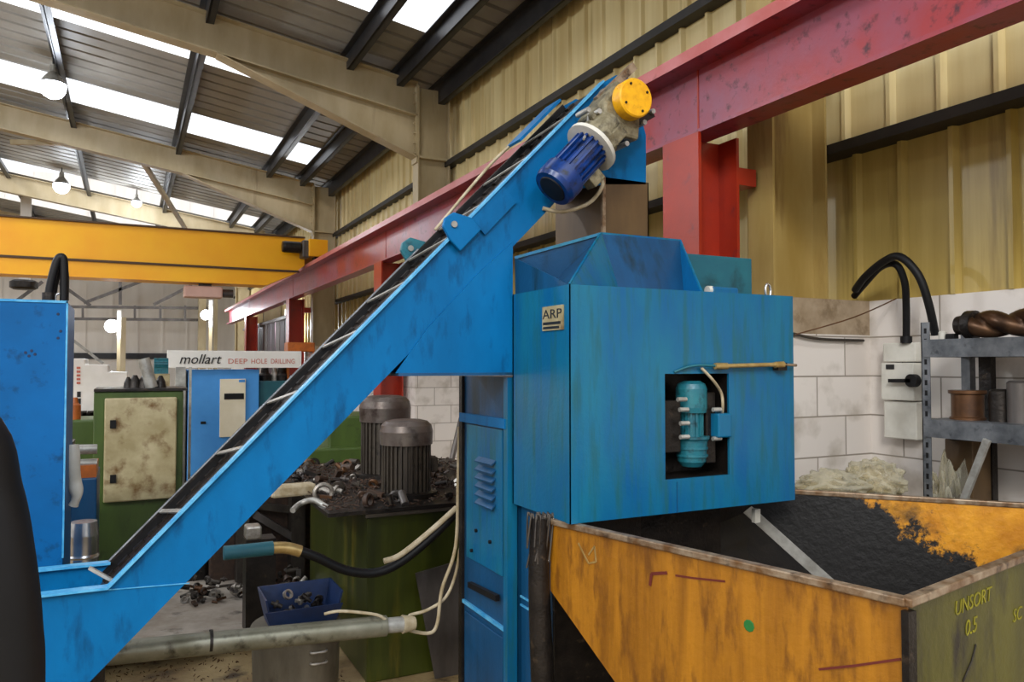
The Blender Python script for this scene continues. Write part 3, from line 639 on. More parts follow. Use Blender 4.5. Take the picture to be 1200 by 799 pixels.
# small box, latch and lifting eye on the top
q0, q1 = onY(800, 298, 2.72), onY(881, 303, 2.72)
obj('top_box', MB().box((q0.x, 2.72, BZ1), (q1.x, 2.85, q1.z)), m_teal2, mc, bevel=.004)
la, lb = onY(832, 336, 2.5), onY(862, 338, 2.5)
lt = obj('latch', MB().box((la.x, 2.48, BZ1), (lb.x, 2.54, BZ1 + .035)), m_blue2, mc, bevel=.008)
obj('latch_knob', MB().cyl((la.x - .015, 2.5, BZ1 + .02), (la.x + .01, 2.5, BZ1 + .02), .018), m_white, lt)
q = onY(900, 333, 2.6)
le = MB(); le.tube([Vector((q.x + .016 * math.cos(a), 2.6, BZ1 + .045 + .03 * math.sin(a))) for a in [i * 2 * PI / 12 for i in range(13)]], .006, 8, 2)
le.cyl((q.x, 2.6, BZ1), (q.x, 2.6, BZ1 + .02), .012); obj('lifting_eye', le, m_chrome, mc)
# lower body under the housing
LZ = BZ0
lb_ = MB().box((1.47, 2.6, 0), (2.3, 2.855, LZ)); obj('support_body', lb_, m_blue3, mc, bevel=.004)
for k in range(8):
    z_ = CZ + (427 - (541 + k * 8)) / 900 * 2.95
    obj('louvre', MB().bar((1.462, 2.80, z_), (1.462, 2.73, z_), .03, .008, (1, 0, .6)), m_blue3, mc)
obj('shade_panel', MB().box((1.475, 2.585, 0), (2.3, 2.6, LZ - .01)), m_dkst, mc)  # dark panel added to stand for the shade behind the skip
for zz in (onX(615, 702, 1.46).z, onX(615, 712, 1.46).z): obj('trim_strip', MB().bar((1.465, 2.60, zz), (1.465, 2.85, zz), .006, .008), m_edge, mc)
obj('outlet_rail', MB().bar(onY(886, 596, 2.5), onY(886, 612, 2.5), .03, .02, (0, 1, 0)), m_white, mc)

# louvred side cabinet carrying the conveyor
CX = 1.43; cz1 = N_(600, 438).z - .015
lc = thing('louvred_cabinet', 'tall blue louvred cabinet standing beneath the conveyor gusset', 'cabinet', (CX + .1, 3.1, 0))
obj('cabinet_body', MB().box((CX, 2.885, 0), (CX + .26, 3.385, cz1)), m_blue3, lc)
def C(px, py): return onX(px, py, CX)
obj('corner_post', MB().box((CX - .015, 2.872, 0), (CX + .03, 2.91, cz1)), m_blue2, lc)
obj('corner_post', MB().box((CX - .015, 3.36, 0), (CX + .02, 3.395, cz1)), m_dkst, lc)
a_, b_ = C(551, 490), C(590, 660)
d_ = obj('door_panel', MB().box((CX - .008, 2.94, C(570, 664).z), (CX, 3.32, C(570, 500).z)), m_blue2, lc, bevel=.003)
for k in range(6):
    z_ = C(570, 536 + k * 10).z; obj('louvre', MB().prism([(CX - .008, 3.0, z_), (CX - .008, 3.18, z_), (CX - .03, 3.18, z_ - .018), (CX - .03, 3.0, z_ - .018)], (.001, 0, -.006)), m_blue3, d_)
obj('cross_rail', MB().box((CX - .02, 2.89, C(570, 498).z), (CX - .002, 3.38, C(570, 487).z)), m_blue, lc)
obj('door_handle', MB().bar(C(555, 684) - Vector((.02, 0, 0)), C(588, 700) - Vector((.02, 0, 0)), .02, .025), m_black, lc)
obj('trim_strip', MB().box((CX - .012, 2.9, C(568, 722).z), (CX, 3.36, C(568, 718).z)), m_edge, lc)
obj('lower_door', MB().box((CX - .01, 2.93, .1), (CX, 3.33, C(570, 732).z)), m_blue3, lc, bevel=.003)
for yy, zz in ((3.2, .95), (3.05, .93), (3.25, .85)): obj('hinge_stud', MB().cyl((CX - .018, yy, zz), (CX, yy, zz), .008, n=8), m_black, d_)

# ================================================================== SKIP
RZ = CZ - .585
sk = thing('tipping_skip', 'ochre painted steel tipping skip with scuffed rim in the foreground', 'skip', (2.1, 2.0, 0))
RA, RB = onZ(645, 610, RZ), onZ(1063, 705, RZ)
RD0 = onZ(937, 576, RZ); RE = onX(1200, 592, 3.36)
dirDE = (RE - RD0)
RD = RD0 - dirDE * .28; RD.z = RZ; RE = RD0 + dirDE * 1.12
bc = onZ(1200, 656, RZ) - RB; RC = RB + bc * 3.6; RC.z = RZ
# C where BC line meets the DE line in plan
def meet(p, d, q, e_):
    den = d.x * e_.y - d.y * e_.x; t = ((q.x - p.x) * e_.y - (q.y - p.y) * e_.x) / den; return p + d * t
cc = meet(RB, bc, RD0, dirDE); RC = Vector((min(cc.x, 3.36), cc.y, RZ + .04))
if cc.x > 3.36: RC = RB + bc * ((3.36 - RB.x) / bc.x); RC.z = RZ + .03
RE2 = RD0 + dirDE * ((3.38 - RD0.x) / dirDE.x)
rim = [RA, RB, RC, RE2, RD]
# lower hem of the upright part, then the taper to the base
fa = onZ(648, 690, RZ); 
zk = CZ + (RA.z - CZ) * (695 - 427) / (610 - 427)
cen = sum(rim, Vector()) / 5
def vplane(px, py, a, b):
    n = (b - a).cross(Vector((0, 0, 1))); r = ray(px, py); return CAM + r * ((a - CAM).dot(n) / r.dot(n))
def low(p, k, z): q = p + (cen - p) * k; return Vector((q.x, q.y, z))
KA = Vector((RA.x, RA.y, vplane(649, 693, RA, RB).z)); t_ = vplane(722, 801, RA, RB)
kk = (t_ - KA) / (KA.z - t_.z); BA = KA + kk * (KA.z - .16)
d0, d1 = vplane(888, 604, RD0, RE2), vplane(962, 672, RD0, RE2)
print('SKIP', RA, RB, RC, RE2, RD, 'KA', KA, 'BA', BA, 'd0', d0, 'd1', d1)
KD = d0 - (d1 - d0) * .12; KD.x = RD.x; KD.y = RD.y; BD = d1 + (d1 - d0) * ((d1.z - .16) / (d0.z - d1.z))
knee = [KA, Vector((RB.x, RB.y, .55)), Vector((RC.x, RC.y, .55)), Vector((RE2.x, RE2.y, .55)), KD]
base = [BA, Vector((RB.x, RB.y, .16)) + (RA - RB) * .04, Vector((RC.x, RC.y, .16)), Vector((RE2.x, RE2.y, .16)), BD]
for b_ in base: b_.z = .16
def wall(i, j, m_out, nm):
    cdir = (cen - (rim[i] + rim[j]) / 2); cdir.z = 0; cdir.normalize(); th = cdir * (.03 if nm == 'rear_panel' else .008)
    obj(nm, MB().prism([rim[i], rim[j], knee[j], base[j], base[i], knee[i]][:], th) if False else
        MB().add([rim[i], rim[j], knee[j], knee[i], base[j], base[i]] + [v + th for v in (rim[i], rim[j], knee[j], knee[i], base[j], base[i])],
                 [(0, 1, 2, 3), (3, 2, 4, 5), (7, 6, 9, 8), (8, 9, 11, 10), (0, 6, 7, 1), (1, 7, 8, 2), (2, 8, 10, 4), (4, 10, 11, 5), (5, 11, 9, 3), (3, 9, 6, 0)]), m_out, sk)
    # inner lining
    obj('inner_lining', MB().add([v + th * 1.3 for v in (rim[i], rim[j], knee[j], knee[i], base[j], base[i])], [(1, 0, 3, 2), (2, 3, 5, 4)]), m_yin if nm in ('back_panel', 'right_panel') else m_tar, sk)
wall(0, 1, m_yel, 'side_panel'); wall(1, 2, m_olive, 'end_panel'); wall(2, 3, m_yel, 'right_panel'); wall(3, 4, m_yel, 'back_panel'); wall(4, 0, m_tar, 'rear_panel')
obj('base_plate', MB().prism(base, (0, 0, -.01)), m_tar, sk)
n_ds = (BD - KD).cross(BA - KA).normalized()
if n_ds.z < 0: n_ds = -n_ds
obj('ridge_bar', MB().bar(KD + n_ds * .03, BD + n_ds * .03, .15, .02, (n_ds + Vector((-.6, -.6, .2))).normalized()), m_pale, sk)
# rim angles
rmb = [(RA, RB, 'near'), (RB, RC, 'end'), (RC, RE2, 'x'), (RE2, RD, 'back'), (RD, RA, 'rear')]
for a_, b_, nm in rmb: obj('rim_angle', MB().bar(a_ + (b_ - a_).normalized() * -.01, b_, .032, .022), m_rimS, sk, bevel=.004)
obj('corner_gusset', MB().bar(RB + Vector((.0, -.004, -.02)), Vector((RB.x, RB.y - .004, .16)), .03, .02, (0, 1, 0)), m_dkst, sk)
# dark post at the left corner
pt = obj('corner_post', MB().tube([RA + Vector((-.035, .015, .01)), RA + Vector((-.04, .015, -.25)), Vector((RA.x - .02, RA.y + .015, .4)), Vector((RA.x, RA.y + .02, .0))], lambda t: .036 + .014 * t, 14, 5), m_dkst, sk, label='dark oily corner post')
rp = MB()
for k in range(16):
    an = random.uniform(0, 2 * PI); o_ = RA + Vector((-.035 + .03 * math.cos(an), .015 + .03 * math.sin(an), .0))
    rp.tube([o_ + Vector((0, 0, -.03)), o_ + Vector((random.uniform(-.03, .03), random.uniform(-.02, .02), .03)), o_ + Vector((random.uniform(-.03, .01), random.uniform(-.02, .02), -.06 - random.random() * .12))], .004, 6, 4)
obj('frayed_binding', rp, m_mot, sk)
# front frame foot and dark cradle beneath
for p_ in (low(RA, .3, 0), low(RB, .25, 0), low(RC, .3, 0), low(RE2, .3, 0)):
    obj('skid_foot', MB().box((p_.x - .06, p_.y - .06, 0), (p_.x + .06, p_.y + .06, .3)), m_dkst, sk)
# scrawls on the outside
ab = (RB - RA); L_ab = ab.length; abn = ab.normalized(); nout = Vector((abn.y, -abn.x, 0));
if nout.dot(cen - RA) > 0: nout = -nout
def onAB(px, py):
    r = ray(px, py); t = (RA - CAM).dot(nout) / r.dot(nout); return CAM + r * t + nout * .0015
def stroke(name, pts, w_, m_, fn, n_):
    mb = MB()
    for a_, b_ in zip(pts[:-1], pts[1:]): mb.bar(fn(*a_), fn(*b_), .002, w_, n_.cross((fn(*b_) - fn(*a_)).normalized()))
    obj(name, mb, m_, sk)
stroke('paint_scrawl', [(762, 686), (764, 672), (782, 671)], .010, m_darkred, onAB, nout)
stroke('paint_scrawl', [(792, 674), (812, 677), (850, 681)], .006, m_darkred, onAB, nout)
stroke('paint_scrawl', [(960, 784), (1000, 780), (1056, 772)], .006, m_darkred, onAB, nout)
stroke('paint_scrawl', [(678, 636), (690, 660), (699, 658), (697, 640), (690, 650)], .006, m_brass, onAB, nout)
q = onAB(878, 733); obj('paint_blot', MB().lathe(q, nout, [(0, .018), (.001, .016)], 9), m_dgreen, sk)
bcn = (RC - RB); bcn.z = 0; bcn.normalize(); n2 = Vector((bcn.y, -bcn.x, 0))
if n2.dot(cen - RB) > 0: n2 = -n2
def onBC(px, py): r = ray(px, py); return CAM + r * ((RB - CAM).dot(n2) / r.dot(n2)) + n2 * .0015
for body, px, py, sz in (('UNSORT', 1118, 722, .055), ('0.5', 1130, 746, .06), ('SC', 1186, 730, .055)):
    text('marker_writing', body, sz, onBC(px, py), bcn + Vector((0, 0, .02)), (0, 0, 1), m_chalk, sk, .0008, shear=.2)
stroke('paint_scrawl', [(1143, 755), (1138, 775), (1128, 798)], .008, m_dkst, onBC, n2)

# ================================================================== LEFT BLUE UNIT
YL = 3.7; p = onY(79, 353, YL)
lu = thing('coolant_unit', 'tall plain blue steel unit at the left edge with black hoses on top', 'machine', (p.x - .6, YL + .3, 0))
obj('cabinet_body', MB().box((p.x - 1.6, YL, .05), (p.x, YL + .5, p.z)), m_blueL, lu, bevel=.006)
obj('plinth', MB().box((p.x - 1.55, YL + .04, 0), (p.x - .05, YL + .46, .05)), m_dkst, lu)
obj('top_edge', MB().box((p.x - 1.6, YL - .004, p.z - .008), (p.x + .003, YL, p.z + .002)).box((p.x - .004, YL - .004, .9), (p.x + .003, YL, p.z)), m_edge, lu)
def U(px, py, y=YL + .12): return onY(px, py, y)
for pth, r in (([U(57, 352), U(59, 335), U(66, 308), U(72, 301), U(75, 310), U(75, 352)], .017), ([U(61, 352, YL + .16), U(64, 330, YL + .16), U(71, 312, YL + .16), U(76, 320, YL + .2), U(76, 352, YL + .2)], .016)):
    obj('hose', MB().tube(pth, r, 10), m_black, lu)
obj('hose_fitting', MB().cyl(U(57, 354), U(57, 343), .025, n=10), m_dkst, lu)
obj('lifting_eye', MB().tube([U(69 + 4 * math.cos(a), 349 + 5 * math.sin(a)) for a in [i * PI / 5 for i in range(11)]], .004, 8, 2), m_chrome, lu)
for px, py in ((68, 368), (71, 388), (68, 396), (30, 413), (37, 411), (34, 417), (41, 415)):
    q = onY(px, py, YL); obj('scuff_patch', MB().lathe(q + Vector((0, -.001, 0)), (0, -1, 0), [(0, .006), (.001, .005)], 8), m_crate, lu)

# black hose in the near left foreground
hp = [Vector((-.8, 1.3, .0)), Vector((-.8, 1.28, .5)), Vector((-.78, 1.26, 1.0)), Vector((-.68, 1.22, 1.42)), Vector((-.48, 1.18, 1.64)), Vector((-.31, 1.16, 1.66)), onY(-52, 505, 1.15), onY(-22, 580, 1.15), onY(-8, 650, 1.15), onY(2, 740, 1.15), onY(4, 860, 1.15), Vector((onY(4, 860, 1.15).x, 1.15, .6)), Vector((onY(4, 860, 1.15).x, 1.15, .0))]
tag(obj('rubber_hose', MB().tube(hp, .045, 18), m_black), 'thick black rubber hose rising at the left edge in the foreground', 'hose')

# ================================================================== GREEN CABINET MACHINE
YG = 6.5; a_, b_ = onY(110, 459, YG), onY(215, 459, YG)
gmch = thing('green_switch_cabinet', 'green machine cabinet with large stained beige door', 'machine', ((a_.x + b_.x) / 2, YG + .3, 0))
obj('cabinet_body', MB().box((a_.x, YG, 0), (b_.x, YG + .6, a_.z)), m_green, gmch, bevel=.008)
c0, c1 = onY(121, 588, YG), onY(207, 465, YG)
d_ = obj('door', MB().box((c0.x, YG - .06, c0.z), (c1.x, YG, c1.z)), m_beige, gmch, bevel=.01, label='stained beige steel door')
for py in (497, 561):
    q = onY(132.5, py, YG - .065); obj('door_lock', MB().box((q.x - .02, YG - .072, q.z - .03), (q.x + .02, YG - .06, q.z + .03)), m_black, d_)
obj('top_edge', MB().box((a_.x, YG - .02, a_.z), (b_.x + .03, YG + .6, a_.z + .02)), m_dkst, gmch)
q0, q1 = onY(178, 458, YG + .15), onY(168, 420, YG + .15)
t = tag(obj('roll_tube', MB().cyl(Vector((q0.x, q0.y, a_.z + .02)), q1, .045, n=20), m_pale), 'silver grey tube standing tilted on the green machine cabinet', 'tube')
for px, r in ((158, .05), (170, .06), (188, .045), (150, .035)):
    q = onY(px, 456, YG + .2); tag(obj('machine_oddment', MB().lathe((q.x, q.y, a_.z + .02), (0, 0, 1), [(0, r), (.03 + r * .4, r * .8), (.05 + r, r * .3)], 10), m_dkst), 'small dark metal oddment lying on top of the green machine cabinet', 'metal part', 'oddments on the green cabinet')
q0 = onY(212, 430, YG + .9); tag(obj('guard_post', MB().box((q0.x - .04, q0.y, 0), (q0.x + .04, q0.y + .06, q0.z + .0)).box((q0.x + .07, q0.y, 0), (q0.x + .09, q0.y + .06, q0.z)), m_pale), 'pale grey upright post between green cabinet and blue machine', 'post')

# things between the left unit and the green cabinet
Yq = 5.4
a_, b_ = onY(72, 562, Yq), onY(118, 562, Yq)
lm = thing('lathe_bed', 'dark blue machine bed with grey rollers seen left of the green cabinet', 'machine', (a_.x, Yq, 0))
obj('bed_casting', MB().box((a_.x - .5, Yq, 0), (b_.x - .02, Yq + .6, a_.z)), m_blue3, lm, bevel=.01)
for py, r in ((526, .03), (543, .03)):
    q = onY(80, py, Yq + .1); q2 = onY(114, py, Yq + .1); obj('roller', MB().cyl(q - Vector((.3, 0, 0)), q2, r), m_pale, lm)
obj('orange_cover', MB().box((onY(88, 561, Yq).x, Yq + .02, a_.z), (onY(113, 545, Yq).x, Yq + .4, onY(100, 546, Yq).z)), m_orange, lm)
obj('roller_bearer', MB().box((onY(70, 530, Yq).x - .2, Yq + .15, a_.z), (onY(84, 530, Yq).x, Yq + .35, onY(84, 520, Yq).z)), m_dkst, lm)
q = onY(96, 660, 4.6); q1 = onY(96, 615, 4.6)
dr = thing('silver_drum', 'small silver ribbed drum behind the low end of the conveyor', 'drum', (q.x, 4.6, 0))
obj('drum_shell', MB().lathe((q.x - .0, 4.7, q.z - .05), (0, 0, 1), [(0, .075), (.06, .075), (.07, .08), (.08, .075), (q1.z - q.z - .02, .075), (q1.z - q.z + .05, .065)], 20), m_chrome, dr)
obj('drum_stand', MB().box((q.x - .08, 4.62, 0), (q.x + .08, 4.78, q.z - .05)), m_dkst, dr)
rg = MB().tube([onY(85, 521, 4.0), onY(86, 545, 3.99), onY(88, 566, 4.0), onY(90, 580, 3.99), onY(86, 592, 4.0)], lambda t: .030 * (1 - .5 * abs(t - .35)) + .003 * math.sin(t * 13), 12, 8)
tag(obj('white_rag', rg, m_white, bevel=0), 'white rag hanging beside the left blue unit', 'rag')
wv = MB().box((onY(78, 505, 8).x, 8.0, 0), (onY(112, 505, 8).x, 8.6, onY(90, 492, 8).z)); tag(obj('green_lathe_bed', wv, m_green, bevel=.02), 'green machine body showing above the grey rollers', 'machine')
q = onY(86, 489, 7.9); tag(obj('orange_can', MB().lathe((q.x, 8.1, onY(90, 492, 8).z), (0, 0, 1), [(0, .05), (.13, .05), (.15, .03), (.2, .02)], 14), m_orange), 'small orange and black can beside the white machine', 'can')

# white machine in the distance
Yw = 16; wm = thing('white_machining_centre', 'stepped white machine enclosure with red vertical lettering', 'machine', (-.5, Yw, 0))
x0, x1, x2, x3 = [onY(px, 430, Yw).x for px in (60, 100, 127, 150)]
z1, z2, z3 = [onY(100, py, Yw).z for py in (420, 427, 436)]
obj('enclosure', MB().prism([(x0, Yw, 0), (x3, Yw, 0), (x3, Yw, z3), (x2, Yw, z3), (x2, Yw, z2), (x1, Yw, z2), (x1, Yw, z1), (x0, Yw, z1)], (0, 1.2, 0)), m_bwhite, wm, bevel=.02)
for k in range(5):
    q = onY(92, 431 + k * 4.4, Yw); obj('red_mark', MB().box((q.x - .03, Yw - .012, q.z - .02), (q.x + .03, Yw, q.z + .02)), m_paint_red, wm)
for k in range(2):
    q = onY(92.5, 462 + k * 8, Yw); obj('black_mark', MB().box((q.x - .03, Yw - .012, q.z - .05), (q.x + .03, Yw, q.z + .05)), m_inkblack, wm)
for k in range(7):
    q = onY(95 + k * 3, 488 + (k % 3) * 2, Yw - 1); obj('chip_tray_part', MB().box((q.x - .05, Yw - .3, q.z - .1), (q.x + .05, Yw - .05, q.z + .05)), m_dkst, wm)
# small teal motor and beige box behind
q = onY(190, 428, 10.2); tt = thing('cream_cabinet', 'cream cabinet with small teal motor on top behind the silver tube', 'cabinet', (q.x, 10.2, 0))
obj('cabinet_body', MB().box((onY(170, 440, 10).x, 10.2, 0), (onY(200, 440, 10).x, 10.8, onY(185, 438, 10.2).z)), m_beige, tt)
obj('small_motor', MB().ribbed((onY(181, 427, 10.2).x, 10.4, onY(185, 427, 10.2).z), (1, 0, 0), .16, .08, 14, .01), m_teal, tt)
obj('motor_foot', MB().box((onY(181, 427, 10.2).x, 10.34, onY(185, 438, 10.2).z), (onY(181, 427, 10.2).x + .16, 10.46, onY(185, 430, 10.2).z)), m_teal, tt)

# ================================================================== BLUE DEEP HOLE MACHINE WITH WHITE BANNER
YD = 11.5; X_ = lambda px: onY(px, 420, YD).x; Z_ = lambda py: onY(260, py, YD).z
dm = thing('deep_hole_drilling_machine', 'pale blue drilling machine with long white lettered banner on top', 'machine', (X_(260), YD + .4, 0))
obj('cabinet_body', MB().box((X_(221), YD, 0), (X_(304), YD + .8, Z_(433))), m_bluefar, dm, bevel=.01)
obj('side_post', MB().box((X_(216), YD + .05, 0), (X_(219), YD + .7, Z_(433))), m_greyst, dm)
bn = obj('banner', MB().box((X_(196), YD - .08, Z_(431)), (X_(352), YD + .1, Z_(411))), m_bwhite, dm, bevel=.004, label='white lettered banner')
text('banner_lettering', 'mollart', .19, (X_(209), YD - .083, Z_(426)), (1, 0, 0), (0, 0, 1), m_inkblack, bn, .006, shear=.3, width=X_(259) - X_(209))
for wd, a_, b_ in (('DEEP', 266, 289), ('HOLE', 293, 312), ('DRILLING', 316, 344)):
    text('banner_lettering', wd, .10, (X_(a_), YD - .083, Z_(426)), (1, 0, 0), (0, 0, 1), m_paint_red, bn, .001, width=X_(b_) - X_(a_))
cp = obj('control_panel', MB().box((X_(258), YD - .03, Z_(512)), (X_(288), YD, Z_(444))), m_creamp, dm, bevel=.005, label='cream control panel')
obj('display', MB().box((X_(263), YD - .035, Z_(468)), (X_(286), YD - .03, Z_(461))), m_black, cp)
obj('panel_badge', MB().box((X_(280), YD - .034, Z_(448)), (X_(287), YD - .03, Z_(445))), m_bluefar, cp)
obj('cabinet_lock', MB().box((X_(236), YD - .01, Z_(496)), (X_(242), YD, Z_(493))), m_black, dm)
obj('drill_head_bed', MB().box((X_(305), YD + .1, 0), (X_(350), YD + .9, Z_(447))), m_teal2, dm, bevel=.02)
for px, r in ((315, .1), (327, .07), (336, .12)):
    obj('spindle_fitting', MB().lathe((X_(px), YD + .35, Z_(447)), (0, 0, 1), [(0, r), (.08, r), (.12, r * .6), (.2, r * .5)], 14), m_dkst if px != 327 else m_silver, dm)
q = onY(350, 413, YD); tag(obj('wooden_box', MB().box((q.x - .12, YD + .2, Z_(411)), (q.x + .28, YD + .5, Z_(402) + .03)).box((q.x - .12, YD + .2, Z_(447)), (q.x - .09, YD + .5, Z_(411))).box((q.x + .25, YD + .2, Z_(447)), (q.x + .28, YD + .5, Z_(411))), m_orange, bevel=.01), 'tan wooden box at the right end of the white banner', 'box')

# ================================================================== GREEN TANK WITH TWO MOTORS
TZ = .905; TX0, TY0 = 1.13, 4.05
tk = thing('coolant_tank', 'oily green coolant tank with dark cluttered top plate', 'tank', (1.7, 4.8, 0))
TX0 = onZ(431, 601, TZ).x; TY0 = onZ(431, 601, TZ).y
obj('tank_body', MB().box((TX0, TY0, .0), (2.35, TY0 + 1.45, TZ)), m_tank, tk, bevel=.01)
obj('top_plate', MB().box((TX0 - .22, TY0 - .03, TZ), (2.4, TY0 + 1.9, TZ + .02)), m_dkst, tk)
obj('top_flange', MB().box((TX0 - .02, TY0 - .035, TZ - .02), (2.4, TY0 - .01, TZ - .002)), m_mot, tk)
obj('corner_stain', MB().box((TX0 - .004, TY0 - .004, 0), (TX0 + .02, TY0, TZ - .03)), m_tank, tk)
gp_ = MB().add([onY(487, 672, TY0 - .05), onY(537, 655, TY0 - .05), onY(537, 812, TY0 - .05), onY(510, 812, TY0 - .05)], [(0, 1, 2, 3)])
pp = [onY(487, 672, TY0 - .12), onY(545, 655, TY0 - .12), Vector((onY(545, 655, TY0 - .12).x + .05, TY0 - .1, 0)), Vector((onY(512, 700, TY0 - .12).x, TY0 - .1, 0))]
tag(obj('leaning_steel_sheet', MB().prism(pp, (0, .01, 0)), m_greyst), 'dark grey steel sheet leaning against the green tank', 'steel sheet')
def tmotor(px, pyb, R, H, label):
    q = onZ(px, pyb, TZ + .02); o = Vector((q.x, q.y, TZ + .02))
    t = thing('pump_motor', label, 'motor', o, 'finned pump motors on the tank')
    obj('base_flange', MB().lathe(o, (0, 0, 1), [(0, R * 1.25), (.03, R * 1.25), (.035, R * 1.0)], 26), m_dkst, t)
    obj('finned_body', MB().ribbed(o + Vector((0, 0, .035)), (0, 0, 1), H * .7 - .035, R, 30, .018), m_mot, t)
    obj('fan_cowl', MB().lathe(o + Vector((0, 0, H * .68)), (0, 0, 1), [(0, R * 1.06), (H * .17, R * 1.08), (H * .25, R * 1.02), (H * .30, R * .86), (H * .32, R * .6)], 28), m_motcap, t)
    obj('terminal_box', MB().box((o.x + R * .95, o.y - .05, o.z + H * .3), (o.x + R * 1.25, o.y + .05, o.z + H * .5)), m_mot, t, bevel=.008)
    return q
tmotor(476, 581, .145, .45, 'nearer and shorter of the two grimy finned motors on the tank')
tmotor(451, 558, .165, .56, 'taller grimy finned motor standing behind the shorter one')
# second green machine behind the motors
q0, q1 = onY(385, 520, 7), onY(425, 487, 7)
tag(obj('green_machine_body', MB().box((q0.x, 7, 0), (q1.x + .3, 7.7, q1.z)).box((q0.x - .2, 6.9, 0), (q1.x + .3, 7, q0.z - .03)), m_green, bevel=.02), 'plain green machine body behind the pump motors', 'machine')
# pipes on the far block wall
tag(obj('wall_hook_pipe', MB().tube([onX(522, 436, XW - .06), onX(524, 470, XW - .06), onX(523, 490, XW - .06), onX(519, 492, XW - .06), onX(517, 485, XW - .06)], .022, 10, 4), m_brass), 'thin hooked pipe hanging on the white block wall', 'pipe')
q1, q0 = onX(532, 490, 3.6), onX(517, 560, 3.4)
tag(obj('leaning_bar', MB().cyl(Vector((q0.x, q0.y, 0)), q1 + Vector((.1, 0, 0)), .035), m_greyst), 'grey steel bar leaning against the white block wall', 'bar')

# scrap and parts on and around the tank
def lump(name, c, r, m_, seed):
    R_ = random.Random(seed); mb = MB(); k = R_.choice((0, 1, 2, 3))
    ax = Vector((R_.uniform(-1, 1), R_.uniform(-1, 1), R_.uniform(-.3, .5))).normalized()
    if k == 0: mb.cyl(c - ax * r, c + ax * r, r * .45, n=10)
    elif k == 1: mb.bar(c - ax * r, c + ax * r, r * .8, r * .5)
    elif k == 2: mb.lathe(c - ax * r * .3, ax, [(0, r * .5), (0, r * .8), (r * .5, r * .8), (r * .5, r * .5), (0, r * .5)], 14, caps=False)
    else: mb.lathe(c - ax * r, ax, [(0, r * .3), (r * .6, r * .3), (r * .6, r * .7), (r, r * .7), (r, r * .4), (r * 1.8, r * .35)], 10)
    return obj(name, mb, m_)
pool = [m_dkst, m_mot, m_silver, m_mot, m_copper, m_rust, m_rust, m_greyst, m_dkst]
R_ = random.Random(3); n = 0
for i in range(150):
    x = R_.uniform(TX0 - .18, 2.3); y = R_.uniform(TY0, TY0 + 1.85); r = R_.uniform(.02, .055)
    if min((Vector((x, y)) - Vector((q_.x, q_.y))).length for q_ in (onZ(476, 581, TZ), onZ(451, 558, TZ))) < .24: continue
    tag(lump('machine_part', Vector((x, y, TZ + .02 + r * .6)), r, R_.choice(pool), i), 'small oily machine part lying on the dark tank top', 'metal part', 'oily parts on the tank top')
gr = MB()
for i in range(1500):
    x = R_.uniform(TX0 - .2, 2.35); y = R_.uniform(TY0 - .01, TY0 + 1.85); a = R_.uniform(0, PI); l = R_.uniform(.01, .035); z = TZ + .024 + R_.random() * .015
    gr.bar((x, y, z), (x + l * math.cos(a), y + l * math.sin(a), z + R_.uniform(-.003, .012)), .006, .006)
tag(obj('metal_swarf', gr, m_rust, origin=(1.6, 4.8, TZ + .02)), 'brown metal swarf strewn over the dark tank top', 'swarf', kind='stuff')
# ring and bright pieces
q = onZ(379, 578, TZ + .06); tag(obj('steel_ring', MB().tube([q + Vector((.05 * math.cos(a), 0, .05 * math.sin(a))) for a in [i * PI / 8 for i in range(17)]], .013, 10, 2), m_silver), 'steel ring standing at the front corner of the tank top', 'ring')
q = onZ(345, 574, TZ + .05); tag(obj('pale_block', MB().bar(q + Vector((-.14, 0, 0)), q + Vector((.12, .02, 0)), .1, .07), m_cable, bevel=.015), 'pale cream bar lying left of the steel ring', 'bar')
tag(obj('bent_spanner', MB().tube([onZ(343, 598, TZ), onZ(352, 590, TZ + .02), onZ(368, 586, TZ + .04), onZ(385, 596, TZ + .01)], .016, 10), m_pale), 'bent bright metal lever at the tank corner', 'lever')

# dark machine base left of the tank with clutter
md = thing('drill_machine', 'dark oily machine piled with parts left of the green tank', 'machine', (1.0, 6.3, 0))
q0 = onZ(330, 575, TZ - .05)
obj('base_casting', MB().box((.55, 6.0, 0), (1.75, 6.9, TZ - .08)), m_rust, md, bevel=.02)
obj('slide_way', MB().box((.42, 6.1, 0), (.55, 6.9, .62)), m_dkst, md, bevel=.02)
obj('cross_rail', MB().bar(onY(298, 602, 5.9), onY(348, 632, 5.9), .09, .05), m_greyst, md)
obj('cross_rail', MB().bar(onY(285, 590, 5.95), onY(350, 598, 5.95), .06, .05), m_mot, md)
obj('front_bracket', MB().box((.72, 5.85, 0), (.80, 6.0, .75)).box((1.1, 5.85, 0), (1.2, 6.0, .8)), m_mot, md)
for i in range(70):
    x = R_.uniform(.5, 1.45); y = R_.uniform(6.06, 6.7); top = (TZ - .08) if x > .55 else .62; r = R_.uniform(.03, .075)
    tag(lump('machine_part', Vector((x, y, top + r * .6)), r, R_.choice(pool), 100 + i), 'small oily machine part piled on the dark machine base', 'metal part', 'oily parts on the machine base')
